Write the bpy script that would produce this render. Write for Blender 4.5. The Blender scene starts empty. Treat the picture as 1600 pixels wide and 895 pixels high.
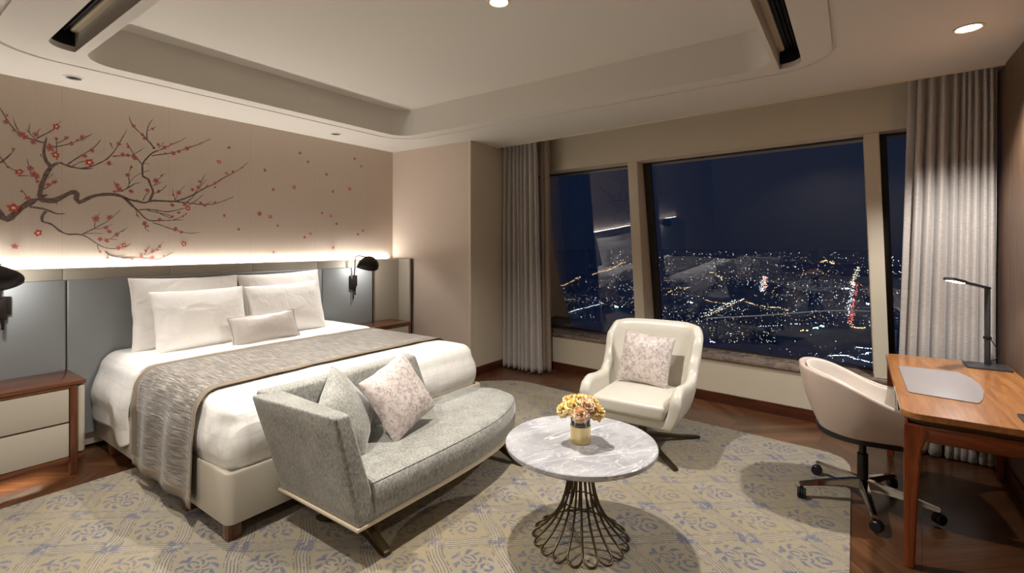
import bpy, bmesh, math, random
from mathutils import Vector, Matrix, noise, Euler
R = math.radians
sc = bpy.context.scene
COL = sc.collection
rnd = random.Random(7)

# ------------------------------------------------------------------ camera, world, exposure
# world axes: X runs along the headboard wall towards the window, Y towards the headboard wall
cam = bpy.data.objects.new('camera', bpy.data.cameras.new('camera'))
COL.objects.link(cam)
cam.data.sensor_width = 36.0
cam.data.lens = 755 / 1600 * 36
cam.data.shift_y = (383 - 447.5) / 1600
cam.data.clip_start = 0.05
cam.data.clip_end = 60000
cam.location = (0, 0, 1.55)
cam.rotation_euler = (R(90), 0, math.atan(535 / 755) - R(90))
sc.camera = cam
sc.view_settings.view_transform = 'Standard'
sc.view_settings.look = 'None'
sc.view_settings.exposure = 0.0
sc.view_settings.gamma = 1.0
sc.view_settings.use_curve_mapping = False
WARM = (1.0, 0.935, 0.85)
NEUT = (1.0, 0.96, 0.91)
COOL = (0.93, 0.97, 1.0)

w = bpy.data.worlds.new('night_sky'); sc.world = w; w.use_nodes = True
wn = w.node_tree; wn.nodes.clear()
wo = wn.nodes.new('ShaderNodeOutputWorld'); wb = wn.nodes.new('ShaderNodeBackground')
wt = wn.nodes.new('ShaderNodeTexCoord'); ws = wn.nodes.new('ShaderNodeSeparateXYZ'); wr = wn.nodes.new('ShaderNodeValToRGB')
wm = wn.nodes.new('ShaderNodeMath'); wm.operation = 'ABSOLUTE'
wn.links.new(wt.outputs['Generated'], ws.inputs[0]); wn.links.new(ws.outputs[2], wm.inputs[0]); wn.links.new(wm.outputs[0], wr.inputs[0])
cr = wr.color_ramp
cr.elements[0].position = 0.0; cr.elements[0].color = (0.0042, 0.0090, 0.024, 1)
cr.elements[1].position = 0.5; cr.elements[1].color = (0.0025, 0.0075, 0.024, 1)
e_ = cr.elements.new(0.08); e_.color = (0.0045, 0.0105, 0.028, 1)
wn.links.new(wr.outputs[0], wb.inputs[0]); wb.inputs[1].default_value = 1.0
wn.links.new(wb.outputs[0], wo.inputs[0])
moon = bpy.data.objects.new('moon', bpy.data.lights.new('moon', 'SUN')); COL.objects.link(moon)  # unseen blue sun added to brighten the dark city ground
moon.data.energy = 0.42; moon.data.color = (0.26, 0.52, 1.0); moon.data.angle = R(2); moon.rotation_euler = (0, R(-35), 0)

# ------------------------------------------------------------------ materials
def lin(c):
    c /= 255.0
    return c / 12.92 if c <= 0.04045 else ((c + 0.055) / 1.055) ** 2.4
def C(r, g, b): return (lin(r), lin(g), lin(b), 1.0)

class M:
    """small node-graph writer around one Principled material"""
    def __init__(s, name, color=(0.5, 0.5, 0.5, 1), rough=0.5, metal=0.0, **kw):
        s.m = bpy.data.materials.new(name); s.m.use_nodes = True
        s.t = s.m.node_tree
        s.b = s.t.nodes['Principled BSDF']
        s.set('Base Color', color); s.set('Roughness', rough); s.set('Metallic', metal)
        for k, v in kw.items(): s.set(k.replace('_', ' '), v)
    def n(s, typ, **props):
        nd = s.t.nodes.new('ShaderNode' + typ)
        for k, v in props.items(): setattr(nd, k, v)
        return nd
    def put(s, sock, v):
        if isinstance(v, bpy.types.NodeSocket): s.t.links.new(v, sock)
        else: sock.default_value = v
    def set(s, name, v): s.put(s.b.inputs[name], v)
    def pos(s): return s.n('NewGeometry').outputs['Position']
    def obj(s): return s.n('TexCoord').outputs['Object']
    def uv(s): return s.n('TexCoord').outputs['UV']
    def sep(s, v):
        nd = s.n('SeparateXYZ'); s.put(nd.inputs[0], v); return nd.outputs[0], nd.outputs[1], nd.outputs[2]
    def comb(s, x, y, z=0.0):
        nd = s.n('CombineXYZ')
        for i, v in enumerate((x, y, z)): s.put(nd.inputs[i], v)
        return nd.outputs[0]
    def ma(s, op, a, b=0.0, c=0.0):
        nd = s.n('Math', operation=op)
        s.put(nd.inputs[0], a); s.put(nd.inputs[1], b); s.put(nd.inputs[2], c); return nd.outputs[0]
    def scale(s, v, sx, sy, sz):
        nd = s.n('Mapping'); s.put(nd.inputs[0], v); nd.inputs['Scale'].default_value = (sx, sy, sz); return nd.outputs[0]
    def rot(s, v, rx, ry, rz):
        nd = s.n('Mapping'); s.put(nd.inputs[0], v); nd.inputs['Rotation'].default_value = (rx, ry, rz); return nd.outputs[0]
    def noise(s, v, scale=5.0, detail=3.0, rough=0.5, dist=0.0):
        nd = s.n('TexNoise'); s.put(nd.inputs['Vector'], v)
        nd.inputs['Scale'].default_value = scale; nd.inputs['Detail'].default_value = detail
        nd.inputs['Roughness'].default_value = rough; nd.inputs['Distortion'].default_value = dist
        return nd.outputs['Fac']
    def voro(s, v, scale, feature='F1'):
        nd = s.n('TexVoronoi', feature=feature); s.put(nd.inputs['Vector'], v); nd.inputs['Scale'].default_value = scale
        return nd.outputs['Distance']
    def ramp(s, f, stops):
        nd = s.n('ValToRGB'); s.put(nd.inputs[0], f); el = nd.color_ramp.elements
        while len(el) > 1: el.remove(el[-1])
        el[0].position, el[0].color = stops[0][0], stops[0][1]
        for p, c in stops[1:]:
            e = el.new(p); e.color = c
        return nd.outputs[0]
    def mix(s, f, a, b, mode='MIX'):
        nd = s.n('Mix', data_type='RGBA', blend_type=mode)
        s.put(nd.inputs[0], f); s.put(nd.inputs[6], a); s.put(nd.inputs[7], b); return nd.outputs[2]
    def step(s, v, lo, hi):
        nd = s.n('MapRange', interpolation_type='SMOOTHSTEP'); s.put(nd.inputs[0], v)
        nd.inputs[1].default_value = lo; nd.inputs[2].default_value = hi; return nd.outputs[0]
    def bump(s, h, strength=0.3, dist=0.01):
        nd = s.n('Bump'); s.put(nd.inputs['Height'], h); nd.inputs['Strength'].default_value = strength
        nd.inputs['Distance'].default_value = dist; s.set('Normal', nd.outputs[0])

def emis(name, col, strength, sampled=True):
    m = M(name, (0, 0, 0, 1), 1.0); m.set('Emission Color', (*col[:3], 1)); m.set('Emission Strength', strength)
    if not sampled: m.m.cycles.emission_sampling = 'NONE'
    return m.m

def wood(name, c0, c1, c2, rough=0.3, axis='x', sc_=1.0, coat=0.0):
    m = M(name, rough=rough)
    p = m.pos()
    s = {'x': (1.2, 14, 14), 'y': (14, 1.2, 14), 'z': (14, 14, 1.2)}[axis]
    v = m.scale(p, *[k * sc_ for k in s])
    n1 = m.noise(v, 1.6, 5, 0.6, 0.6); n2 = m.noise(v, 9, 3, 0.6)
    f = m.ma('ADD', m.ma('MULTIPLY', n1, 0.75), m.ma('MULTIPLY', n2, 0.25))
    m.set('Base Color', m.ramp(f, [(0.32, c0), (0.5, c1), (0.66, c2)]))
    m.set('Coat Weight', coat); m.set('Coat Roughness', 0.15)
    m.bump(n2, 0.08, 0.002)
    return m.m

def leather(name, col, rough=0.4, b=0.12):
    m = M(name, col, rough); p = m.pos()
    n = m.noise(p, 260, 2, 0.6); n2 = m.noise(p, 6, 3)
    m.set('Base Color', m.mix(m.ma('MULTIPLY', n2, 0.25), col, (col[0] * .8, col[1] * .8, col[2] * .8, 1)))
    m.bump(n, b, 0.001); return m.m

MT = {}
MT['paint'] = M('ceiling_paint', C(216, 210, 201), 0.75).m
MT['beige_wall'] = leather('beige_wall_covering', C(205, 194, 174), 0.6, 0.05)
MT['bronze_trim'] = M('pale_trim', C(215, 200, 175), 0.35).m
def wallpaper(name, col, seams=True):
    m = M(name, col, 0.55); p = m.pos(); x, y, z = m.sep(p)
    st = m.noise(m.scale(p, 380, 380, 2.5), 1.0, 3, 0.6)
    wv = m.noise(m.scale(p, 6, 6, 260), 1.0, 2, 0.6)
    cl = m.noise(p, 1.5, 3)
    dark = (col[0] * .93, col[1] * .925, col[2] * .92, 1)
    f = m.ma('ADD', m.ma('MULTIPLY', st, 0.55), m.ma('MULTIPLY', wv, 0.25))
    c = m.mix(m.step(f, 0.25, 0.6), dark, col)
    c = m.mix(m.ma('MULTIPLY', cl, 0.15), c, dark)
    if seams:
        fr = m.ma('FRACT', m.ma('DIVIDE', m.ma('SUBTRACT', m.ma('ADD', x, 0.0), 1.033 - 7.125), 0.7125))
        c = m.mix(m.step(m.ma('ABSOLUTE', m.ma('SUBTRACT', fr, 0.5)), 0.4972, 0.4985), c, (col[0] * .78, col[1] * .76, col[2] * .74, 1))
    m.set('Base Color', c); m.set('Sheen Weight', 0.1)
    m.bump(st, 0.12, 0.002); return m.m
MT['wallpaper'] = wallpaper('taupe_wallpaper', C(206, 190, 175))
MT['wallpaper_side'] = wallpaper('taupe_side_wallpaper', C(206, 189, 174), False)

def floor_mat():
    m = M('chevron_wood_floor', rough=0.28); p = m.pos()
    p2 = m.rot(p, 0, 0, R(5)); x, y, z = m.sep(p2)
    W = 0.62; PW = 0.125
    col = m.ma('DIVIDE', y, W); ci = m.ma('FLOOR', col); par = m.ma('FLOORED_MODULO', ci, 2.0)
    sgn = m.ma('SUBTRACT', m.ma('MULTIPLY', par, 2.0), 1.0)
    t = m.ma('ADD', x, m.ma('MULTIPLY', m.ma('MULTIPLY', m.ma('FRACT', col), W), sgn))
    t = m.ma('ADD', t, m.ma('MULTIPLY', par, -W))
    pi_ = m.ma('FLOOR', m.ma('DIVIDE', t, PW)); pf = m.ma('FRACT', m.ma('DIVIDE', t, PW))
    wn_ = m.n('TexWhiteNoise'); m.put(wn_.inputs[0], m.comb(pi_, ci, 0.0)); rv = wn_.outputs[0]
    along = m.ma('SUBTRACT', y, m.ma('MULTIPLY', x, sgn))
    gv = m.comb(m.ma('MULTIPLY', along, 0.9), m.ma('MULTIPLY', t, 16.0), m.ma('MULTIPLY', rv, 40.0))
    g = m.noise(gv, 2.0, 5, 0.6, 0.8); g2 = m.noise(gv, 10.0, 3, 0.6)
    f = m.ma('ADD', m.ma('MULTIPLY', g, 0.75), m.ma('MULTIPLY', rv, 0.25))
    c = m.ramp(f, [(0.25, C(62, 39, 24)), (0.45, C(86, 55, 34)), (0.6, C(104, 69, 44)), (0.78, C(124, 86, 58))])
    c = m.mix(m.ma('MULTIPLY', g2, 0.3), c, C(60, 30, 15))
    e1 = m.step(m.ma('ABSOLUTE', m.ma('SUBTRACT', pf, 0.5)), 0.485, 0.497)
    e2 = m.step(m.ma('ABSOLUTE', m.ma('SUBTRACT', m.ma('FRACT', col), 0.5)), 0.496, 0.499)
    e = m.ma('MAXIMUM', e1, e2)
    m.set('Base Color', m.mix(m.ma('MULTIPLY', e, 0.75), c, C(38, 20, 10)))
    m.set('Coat Weight', 0.25); m.set('Coat Roughness', 0.2)
    m.bump(m.ma('SUBTRACT', 1.0, e), 0.15, 0.003); return m.m
MT['floor'] = floor_mat()

def rug_mat():
    m = M('damask_rug', rough=0.95); p = m.pos()
    nv = m.n('TexNoise'); m.put(nv.inputs['Vector'], p); nv.inputs['Scale'].default_value = 7.0; nv.inputs['Detail'].default_value = 4
    off = m.n('VectorMath', operation='MULTIPLY_ADD'); m.put(off.inputs[0], nv.outputs['Color']); off.inputs[1].default_value = (0.012, 0.012, 0)
    m.put(off.inputs[2], p); x, y, z = m.sep(off.outputs[0])
    a = m.ma('DIVIDE', m.ma('SUBTRACT', x, 0.825), 0.395); b = m.ma('DIVIDE', m.ma('SUBTRACT', y, 3.62), 0.525)
    p0 = m.ma('ADD', a, b); q0 = m.ma('SUBTRACT', a, b)
    tp = 6.28318
    pp = m.ma('ADD', p0, m.ma('MULTIPLY', m.ma('SINE', m.ma('MULTIPLY', q0, tp)), 0.028))
    qq = m.ma('ADD', q0, m.ma('MULTIPLY', m.ma('SINE', m.ma('MULTIPLY', p0, tp)), -0.028))
    fp = m.ma('FRACT', pp); fq = m.ma('FRACT', qq)
    dp = m.ma('SUBTRACT', 0.5, m.ma('ABSOLUTE', m.ma('SUBTRACT', fp, 0.5)))
    dq = m.ma('SUBTRACT', 0.5, m.ma('ABSOLUTE', m.ma('SUBTRACT', fq, 0.5)))
    dm = m.ma('MINIMUM', dp, dq)
    fine = m.noise(p, 55, 3, 0.6); brk = m.noise(p, 24, 3, 0.65); worn = m.noise(p, 1.3, 4, 0.6)
    # strapwork: thin strokes each side of every lattice line
    strokes = None
    for d, wd in ((0.026, 0.013), (0.076, 0.012)):
        s1 = m.step(m.ma('ABSOLUTE', m.ma('SUBTRACT', dm, d)), wd, wd * 0.45)
        strokes = s1 if strokes is None else m.ma('MAXIMUM', strokes, s1)
    strokes = m.ma('MULTIPLY', strokes, m.step(brk, 0.34, 0.42))
    scal = m.ma('MULTIPLY', m.step(m.ma('ABSOLUTE', m.ma('SUBTRACT', dm, 0.122)), 0.016, 0.008), m.step(m.noise(p, 42, 1), 0.46, 0.52))
    # medallion: mirrored curling leaf strokes around the middle of the cell
    u = m.ma('SUBTRACT', fp, 0.5); v = m.ma('SUBTRACT', fq, 0.5)
    mx = m.ma('ABSOLUTE', m.ma('ADD', u, v)); my = m.ma('SUBTRACT', u, v)
    r = m.ma('SQRT', m.ma('ADD', m.ma('MULTIPLY', mx, mx), m.ma('MULTIPLY', my, my)))
    th = m.ma('ARCTAN2', my, mx)
    swirl = m.ma('SINE', m.ma('ADD', m.ma('MULTIPLY', th, 9.0), m.ma('MULTIPLY', r, 20.0)))
    swirl2 = m.ma('SINE', m.ma('SUBTRACT', m.ma('MULTIPLY', th, 7.0), m.ma('MULTIPLY', r, 34.0)))
    ring1 = m.ma('MULTIPLY', m.ma('MULTIPLY', m.step(r, 0.27, 0.29), m.step(r, 0.46, 0.42)), m.step(swirl, 0.0, 0.3))
    ring2 = m.ma('MULTIPLY', m.ma('MULTIPLY', m.step(r, 0.09, 0.11), m.step(r, 0.27, 0.25)), m.step(swirl2, 0.05, 0.35))
    core = m.step(r, 0.06, 0.04)
    med = m.ma('MAXIMUM', m.ma('MAXIMUM', ring1, ring2), core)
    med = m.ma('MULTIPLY', med, m.step(brk, 0.36, 0.45))
    node = m.step(m.ma('MAXIMUM', dp, dq), 0.17, 0.12)
    node = m.ma('MULTIPLY', node, m.step(brk, 0.46, 0.52))
    fib = m.noise(m.scale(p, 1.0, 2.2, 1.0), 120, 2, 0.7)
    wear = m.ma('MULTIPLY', m.ma('ADD', 0.6, m.ma('MULTIPLY', m.step(worn, 0.32, 0.62), 0.4)), m.ma('ADD', 0.35, m.ma('MULTIPLY', m.step(fib, 0.36, 0.55), 0.65)))
    blue = C(82, 86, 114); line = C(88, 82, 88); base = C(146, 132, 102); base2 = C(138, 130, 114)
    c = m.mix(m.step(worn, 0.35, 0.65), base, base2)
    c = m.mix(m.ma('MULTIPLY', fine, 0.35), c, C(178, 168, 146))
    c = m.mix(m.ma('MULTIPLY', m.step(dm, 0.085, 0.06), 0.30), c, C(170, 162, 146))
    c = m.mix(m.ma('MULTIPLY', m.ma('MAXIMUM', strokes, scal), wear), c, line)
    c = m.mix(m.ma('MULTIPLY', m.ma('MAXIMUM', med, node), wear), c, blue)
    m.set('Base Color', c); m.set('Sheen Weight', 0.2)
    m.bump(m.noise(p, 350, 2, 0.7), 0.4, 0.004); return m.m
MT['rug'] = rug_mat()

MT['floor_dark'] = wood('dark_baseboard_wood', C(52, 24, 12), C(72, 35, 18), C(92, 48, 26), 0.3, 'y')
MT['walnut'] = wood('walnut', C(76, 43, 27), C(100, 59, 37), C(122, 77, 51), 0.25, 'x', 1, 0.3)
MT['walnut_v'] = wood('walnut_upright', C(74, 41, 25), C(98, 57, 36), C(118, 73, 48), 0.25, 'z', 1, 0.3)
MT['desk_top'] = wood('oak_desk_top', C(128, 80, 40), C(156, 102, 56), C(176, 122, 72), 0.3, 'x', 1.4, 0.3)
MT['desk_v'] = wood('red_walnut_upright', C(96, 44, 20), C(130, 66, 34), C(152, 84, 48), 0.25, 'z', 1, 0.3)
MT['desk_h'] = wood('red_walnut_rail', C(92, 42, 20), C(124, 62, 32), C(146, 80, 46), 0.25, 'y', 1, 0.3)
MT['wall_wood'] = wood('brown_wood_panelling', C(84, 62, 48), C(104, 80, 62), C(120, 94, 74), 0.45, 'z', 1.5)
MT['pad'] = leather('blue_grey_leather', C(146, 150, 152), 0.45)
MT['beige_leather'] = leather('beige_leather', C(182, 174, 159), 0.45)
MT['ivory'] = leather('ivory_leather', C(214, 209, 197), 0.32)
MT['taupe_leather'] = leather('pink_taupe_leather', C(200, 182, 170), 0.35)
MT['cream_leather'] = leather('cream_leather', C(232, 222, 212), 0.32)
MT['mat_leather'] = leather('grey_desk_mat_leather', C(142, 134, 132), 0.5)
MT['black'] = M('black_plastic', C(22, 22, 23), 0.35).m
MT['black_metal'] = M('dark_bronze_enamel', C(32, 24, 21), 0.4, 0.3).m
MT['bronze'] = M('dark_bronze', C(90, 78, 58), 0.35, 0.9).m
MT['chrome'] = M('polished_aluminium', C(205, 202, 198), 0.12, 1.0).m
MT['grey_metal'] = M('graphite_metal', C(86, 88, 92), 0.4, 0.7).m
MT['gold'] = M('brushed_gold', C(230, 208, 156), 0.3, 1.0).m
MT['white_in'] = M('white_reflector', C(240, 238, 230), 0.4).m
MT['dark_void'] = M('black_vent_interior', C(8, 8, 8), 0.6).m
MT['cable'] = M('black_cable', C(14, 14, 14), 0.5).m
m = M('window_glass'); gl = m.n('BsdfGlossy'); gl.inputs['Roughness'].default_value = 0.0; gl.inputs['Color'].default_value = (0.95, 0.95, 1, 1)
tr = m.n('BsdfTransparent'); tr.inputs['Color'].default_value = (0.9, 0.94, 0.97, 1); fz = m.n('Fresnel'); fz.inputs['IOR'].default_value = 1.66
mx = m.n('MixShader'); m.t.links.new(fz.outputs[0], mx.inputs[0]); m.t.links.new(tr.outputs[0], mx.inputs[1]); m.t.links.new(gl.outputs[0], mx.inputs[2])
m.t.links.new(mx.outputs[0], m.t.nodes['Material Output'].inputs[0]); MT['glass'] = m.m
m = M('clear_vase_glass'); gl = m.n('BsdfGlossy'); gl.inputs['Roughness'].default_value = 0.02
tr = m.n('BsdfTransparent'); tr.inputs['Color'].default_value = (0.97, 0.98, 0.97, 1); fz = m.n('Fresnel'); fz.inputs['IOR'].default_value = 1.45
mx = m.n('MixShader'); m.t.links.new(fz.outputs[0], mx.inputs[0]); m.t.links.new(tr.outputs[0], mx.inputs[1]); m.t.links.new(gl.outputs[0], mx.inputs[2])
m.t.links.new(mx.outputs[0], m.t.nodes['Material Output'].inputs[0]); MT['vase_glass'] = m.m

def linen():
    m = M('white_satin_stripe_linen', C(238, 236, 232), 0.6); u, v, _ = m.sep(m.uv())
    def bands(t, n): return m.step(m.ma('ABSOLUTE', m.ma('SUBTRACT', m.ma('FRACT', m.ma('MULTIPLY', t, n)), 0.5)), 0.44, 0.47)
    f = m.ma('MAXIMUM', bands(u, 9.0), bands(v, 9.0))
    m.set('Base Color', m.mix(m.ma('MULTIPLY', f, 0.5), C(240, 238, 234), C(226, 222, 216)))
    m.set('Roughness', m.ma('SUBTRACT', 0.65, m.ma('MULTIPLY', f, 0.2)))
    m.set('Sheen Weight', 0.15)
    p = m.pos(); m.bump(m.noise(p, 8, 4, 0.55, 0.4), 0.35, 0.02); return m.m
MT['linen'] = linen()
def cotton(name, col):
    m = M(name, col, 0.75); p = m.pos(); m.set('Sheen Weight', 0.15)
    m.bump(m.noise(p, 7, 4, 0.5, 0.9), 0.5, 0.02); return m.m
MT['pillow'] = cotton('white_pillow_cotton', C(238, 233, 228))
MT['satin'] = cotton('silver_satin', C(186, 177, 170)); MT['satin'].node_tree.nodes['Principled BSDF'].inputs['Roughness'].default_value = 0.4
def runner_mat():
    m = M('pleated_taupe_silk', rough=0.38); u, v, _ = m.sep(m.uv())
    vv = m.comb(m.ma('MULTIPLY', u, 5.0), m.ma('MULTIPLY', v, 60.0), 0.0)
    vs = m.comb(m.ma('MULTIPLY', u, 120.0), m.ma('MULTIPLY', v, 7.0), 0.0)
    n = m.noise(vs, 1.0, 4, 0.6, 0.5)
    m.set('Base Color', m.ramp(n, [(0.34, C(74, 68, 61)), (0.5, C(118, 110, 100)), (0.66, C(178, 172, 164))]))
    m.set('Sheen Weight', 0.3); m.bump(n, 0.6, 0.006); return m.m
MT['runner'] = runner_mat()
MT['runner_edge'] = cotton('taupe_satin_border', C(122, 108, 88))
def velvet(name, c0, c1, scale=90):
    m = M(name, rough=0.6); p = m.pos()
    n = m.noise(m.scale(p, 1, 1, 0.6), scale, 3, 0.7); n2 = m.noise(p, 9, 3)
    f = m.ma('ADD', m.ma('MULTIPLY', n, 0.75), m.ma('MULTIPLY', n2, 0.25))
    m.set('Base Color', m.ramp(f, [(0.36, c0), (0.62, c1)]))
    m.set('Sheen Weight', 0.6); m.set('Sheen Roughness', 0.4); m.bump(n, 0.35, 0.004); return m.m
MT['chenille'] = velvet('grey_chenille', C(114, 114, 108), C(172, 171, 163))
def blotch(name, ca, cb):
    m = M(name, rough=0.42); p = m.pos()
    n = m.noise(p, 34, 8, 0.75, 0.8)
    m.set('Base Color', m.ramp(n, [(0.40, ca), (0.54, cb)])); m.set('Sheen Weight', 0.3); m.bump(n, 0.3, 0.006); return m.m
MT['blotch'] = blotch('crushed_pink_silver_velvet', C(164, 148, 143), C(214, 203, 198))
def curtain_mat(name, col):
    m = M(name, col, 0.55); p = m.pos()
    n = m.noise(m.scale(p, 30, 30, 140), 1.0, 3, 0.6)
    m.set('Base Color', m.mix(m.step(n, 0.35, 0.65), (col[0] * .82, col[1] * .82, col[2] * .82, 1), col))
    m.set('Sheen Weight', 0.3); m.bump(n, 0.15, 0.002); return m.m
MT['curtain'] = curtain_mat('grey_silk_curtain', C(186, 178, 172))
MT['sheer'] = curtain_mat('taupe_lining', C(150, 132, 116))
def marble(name, base, dark, vein, s=1.0):
    m = M(name, rough=0.14); p = m.rot(m.pos(), 0, 0, R(28)); q = m.scale(p, .4, 1.6, 1)
    n = m.noise(p, 5 * s, 6, 0.62, 0.6)
    def veins(scale, wdt, dist):
        t = m.noise(q, scale * s, 5, 0.55, dist); return m.step(m.ma('ABSOLUTE', m.ma('SUBTRACT', t, 0.5)), wdt, 0.0)
    k = m.noise(p, 3 * s, 2)
    w_ = m.n('TexNoise'); m.put(w_.inputs['Vector'], p); w_.inputs['Scale'].default_value = 4 * s; w_.inputs['Detail'].default_value = 4
    ad = m.n('VectorMath', operation='MULTIPLY_ADD'); m.put(ad.inputs[0], w_.outputs['Color']); ad.inputs[1].default_value = (.3 / s,) * 3; m.put(ad.inputs[2], q)
    v2 = m.voro(ad.outputs[0], 9 * s, 'DISTANCE_TO_EDGE')
    c = m.mix(m.step(n, 0.32, 0.68), base, dark)
    c = m.mix(m.ma('MULTIPLY', m.step(v2, 0.03, 0.0), m.ma('MULTIPLY', m.step(k, 0.35, 0.65), .55)), c, vein)
    c = m.mix(m.ma('MULTIPLY', veins(1.7, 0.010, 1.0), 0.8), c, vein)
    c = m.mix(m.ma('MULTIPLY', veins(3.6, 0.007, 0.8), 0.5), c, vein)
    m.set('Base Color', c); return m.m
MT['marble'] = marble('grey_marble', C(190, 190, 193), C(160, 159, 163), C(240, 238, 236))
MT['sill_stone'] = marble('brown_marble_sill', C(140, 124, 112), C(96, 82, 74), C(178, 160, 146), 2.0)
MT['bark'] = M('painted_bark', C(92, 74, 68), 0.7).m
pb = M('painted_bark_strokes', rough=0.7); n_ = pb.noise(pb.pos(), 45, 3, 0.7); pb.set('Base Color', pb.ramp(n_, [(0.35, C(84, 66, 62)), (0.65, C(132, 110, 102))])); MT['bark'] = pb.m
MT['petal'] = M('painted_rose_petal', C(184, 108, 104), 0.7).m
MT['petal_red'] = M('painted_vermilion_petal', C(214, 78, 54), 0.7).m
MT['petal_heart'] = M('painted_pale_heart', C(240, 205, 180), 0.7).m
MT['petal_dark'] = M('painted_dark_heart', C(150, 72, 70), 0.7).m
MT['frame_dark'] = M('dark_window_frame', C(46, 40, 36), 0.4, 0.3).m
MT['seam'] = M('dark_seam', C(70, 68, 64), 0.7).m
MT['lamp_on'] = emis('lamp_glow', (1.0, 0.93, 0.82), 14.0)
MT['lamp_cool'] = emis('desk_lamp_led', (0.95, 0.98, 1.0), 25.0)
MT['led'] = emis('led_strip_glow', (1.0, 0.93, 0.84), 4.0)
MT['bulb'] = emis('sconce_bulb', (1.0, 0.85, 0.66), 12.0)
def flower_mat(name, c0, c1):
    m = M(name, rough=0.7); n = m.noise(m.pos(), 60, 2)
    m.set('Base Color', m.ramp(n, [(0.35, c0), (0.65, c1)])); m.set('Subsurface Weight', 0.1); m.set('Subsurface Radius', (0.02, 0.01, 0.005)); return m.m
MT['carn_y'] = flower_mat('golden_petals', C(255, 216, 128), C(255, 240, 190))
MT['carn_p'] = flower_mat('peach_petals', C(255, 212, 172), C(255, 236, 212))
MT['stem'] = M('green_stem', C(58, 72, 42), 0.6).m
MT['soil'] = M('dark_moss', C(74, 66, 54), 0.9).m

# ------------------------------------------------------------------ object helpers
ORG = {}
def bm_new(): return bmesh.new()
def thing(name, label, cat, loc=(0, 0, 0), group=None, rotz=0.0):
    o = bpy.data.objects.new(name, None); COL.objects.link(o); o.empty_display_size = 0.1
    o.location = loc; o.rotation_euler = (0, 0, rotz); ORG[o.name] = Vector(loc)
    o['label'] = label; o['category'] = cat
    if group: o['group'] = group
    return o
def obj(name, bm, mat, parent=None, smooth=35, local=False, label=None, mods=()):
    """bm is in world space; turned into the parent's space when parent is given (local=True: already local)"""
    me = bpy.data.meshes.new(name)
    org = ORG[parent.name] if parent is not None else None
    if parent is None:
        xs = [v.co for v in bm.verts]
        mn = Vector((min(v.x for v in xs), min(v.y for v in xs), min(v.z for v in xs))); mxv = Vector((max(v.x for v in xs), max(v.y for v in xs), max(v.z for v in xs)))
        org = Vector(((mn.x + mxv.x) / 2, (mn.y + mxv.y) / 2, mn.z))
    if not local: bmesh.ops.translate(bm, verts=bm.verts, vec=-org)
    bm.to_mesh(me); bm.free()
    for mm in (mat if isinstance(mat, (list, tuple)) else [mat]): me.materials.append(mm)
    if smooth:
        me.shade_smooth(); me.set_sharp_from_angle(angle=R(smooth))
    o = bpy.data.objects.new(name, me); COL.objects.link(o)
    if parent is not None: o.parent = parent; ORG[o.name] = org
    elif not local: o.location = org; ORG[o.name] = org
    if label: o['label'] = label
    for mt in mods:
        md = o.modifiers.new(mt[0].lower(), mt[0])
        for k, v in mt[1].items(): setattr(md, k, v)
    return o
def tag(o, label, cat, group=None, kind=None):
    o['label'] = label; o['category'] = cat
    if group: o['group'] = group
    if kind: o['kind'] = kind
    return o
def struct(name, bm, mat, parent=None, smooth=35, label=None):
    o = obj(name, bm, mat, parent, smooth)
    if parent is None: o['kind'] = 'structure'
    if label: o['label'] = label
    return o
def dup(root, loc, label=None, group=None, rotz=None):
    r = root.copy(); COL.objects.link(r); r.location = loc
    if rotz is not None: r.rotation_euler = (0, 0, rotz)
    if label: r['label'] = label
    if group: r['group'] = group
    for ch in list(root.children):
        c = ch.copy(); COL.objects.link(c); c.parent = r
        for g in list(ch.children):
            d = g.copy(); COL.objects.link(d); d.parent = c
    return r

def rbox(bm, x0, x1, y0, y1, z0, z1, bev=0.004, seg=2, mtx=None):
    r = bmesh.ops.create_cube(bm, size=1.0)
    vs = r['verts']
    for v in vs:
        v.co = Vector(((x0 + x1) / 2 + v.co.x * (x1 - x0), (y0 + y1) / 2 + v.co.y * (y1 - y0), (z0 + z1) / 2 + v.co.z * (z1 - z0)))
    if bev > 0:
        es = list({e for v in vs for e in v.link_edges})
        rr = bmesh.ops.bevel(bm, geom=es, offset=bev, segments=seg, affect='EDGES', profile=0.5)
        vs = list({v for f in rr['faces'] for v in f.verts} | {v for v in vs if v.is_valid})
        if mtx is not None:
            seen = set(vs); stack = list(vs)
            while stack:
                v = stack.pop()
                for e in v.link_edges:
                    o2 = e.other_vert(v)
                    if o2 not in seen: seen.add(o2); stack.append(o2)
            vs = list(seen)
    if mtx is not None: bmesh.ops.transform(bm, matrix=mtx, verts=vs)
    return bm
def box(x0, x1, y0, y1, z0, z1, bev=0.004, seg=2, mtx=None): return rbox(bmesh.new(), x0, x1, y0, y1, z0, z1, bev, seg, mtx)
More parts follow.
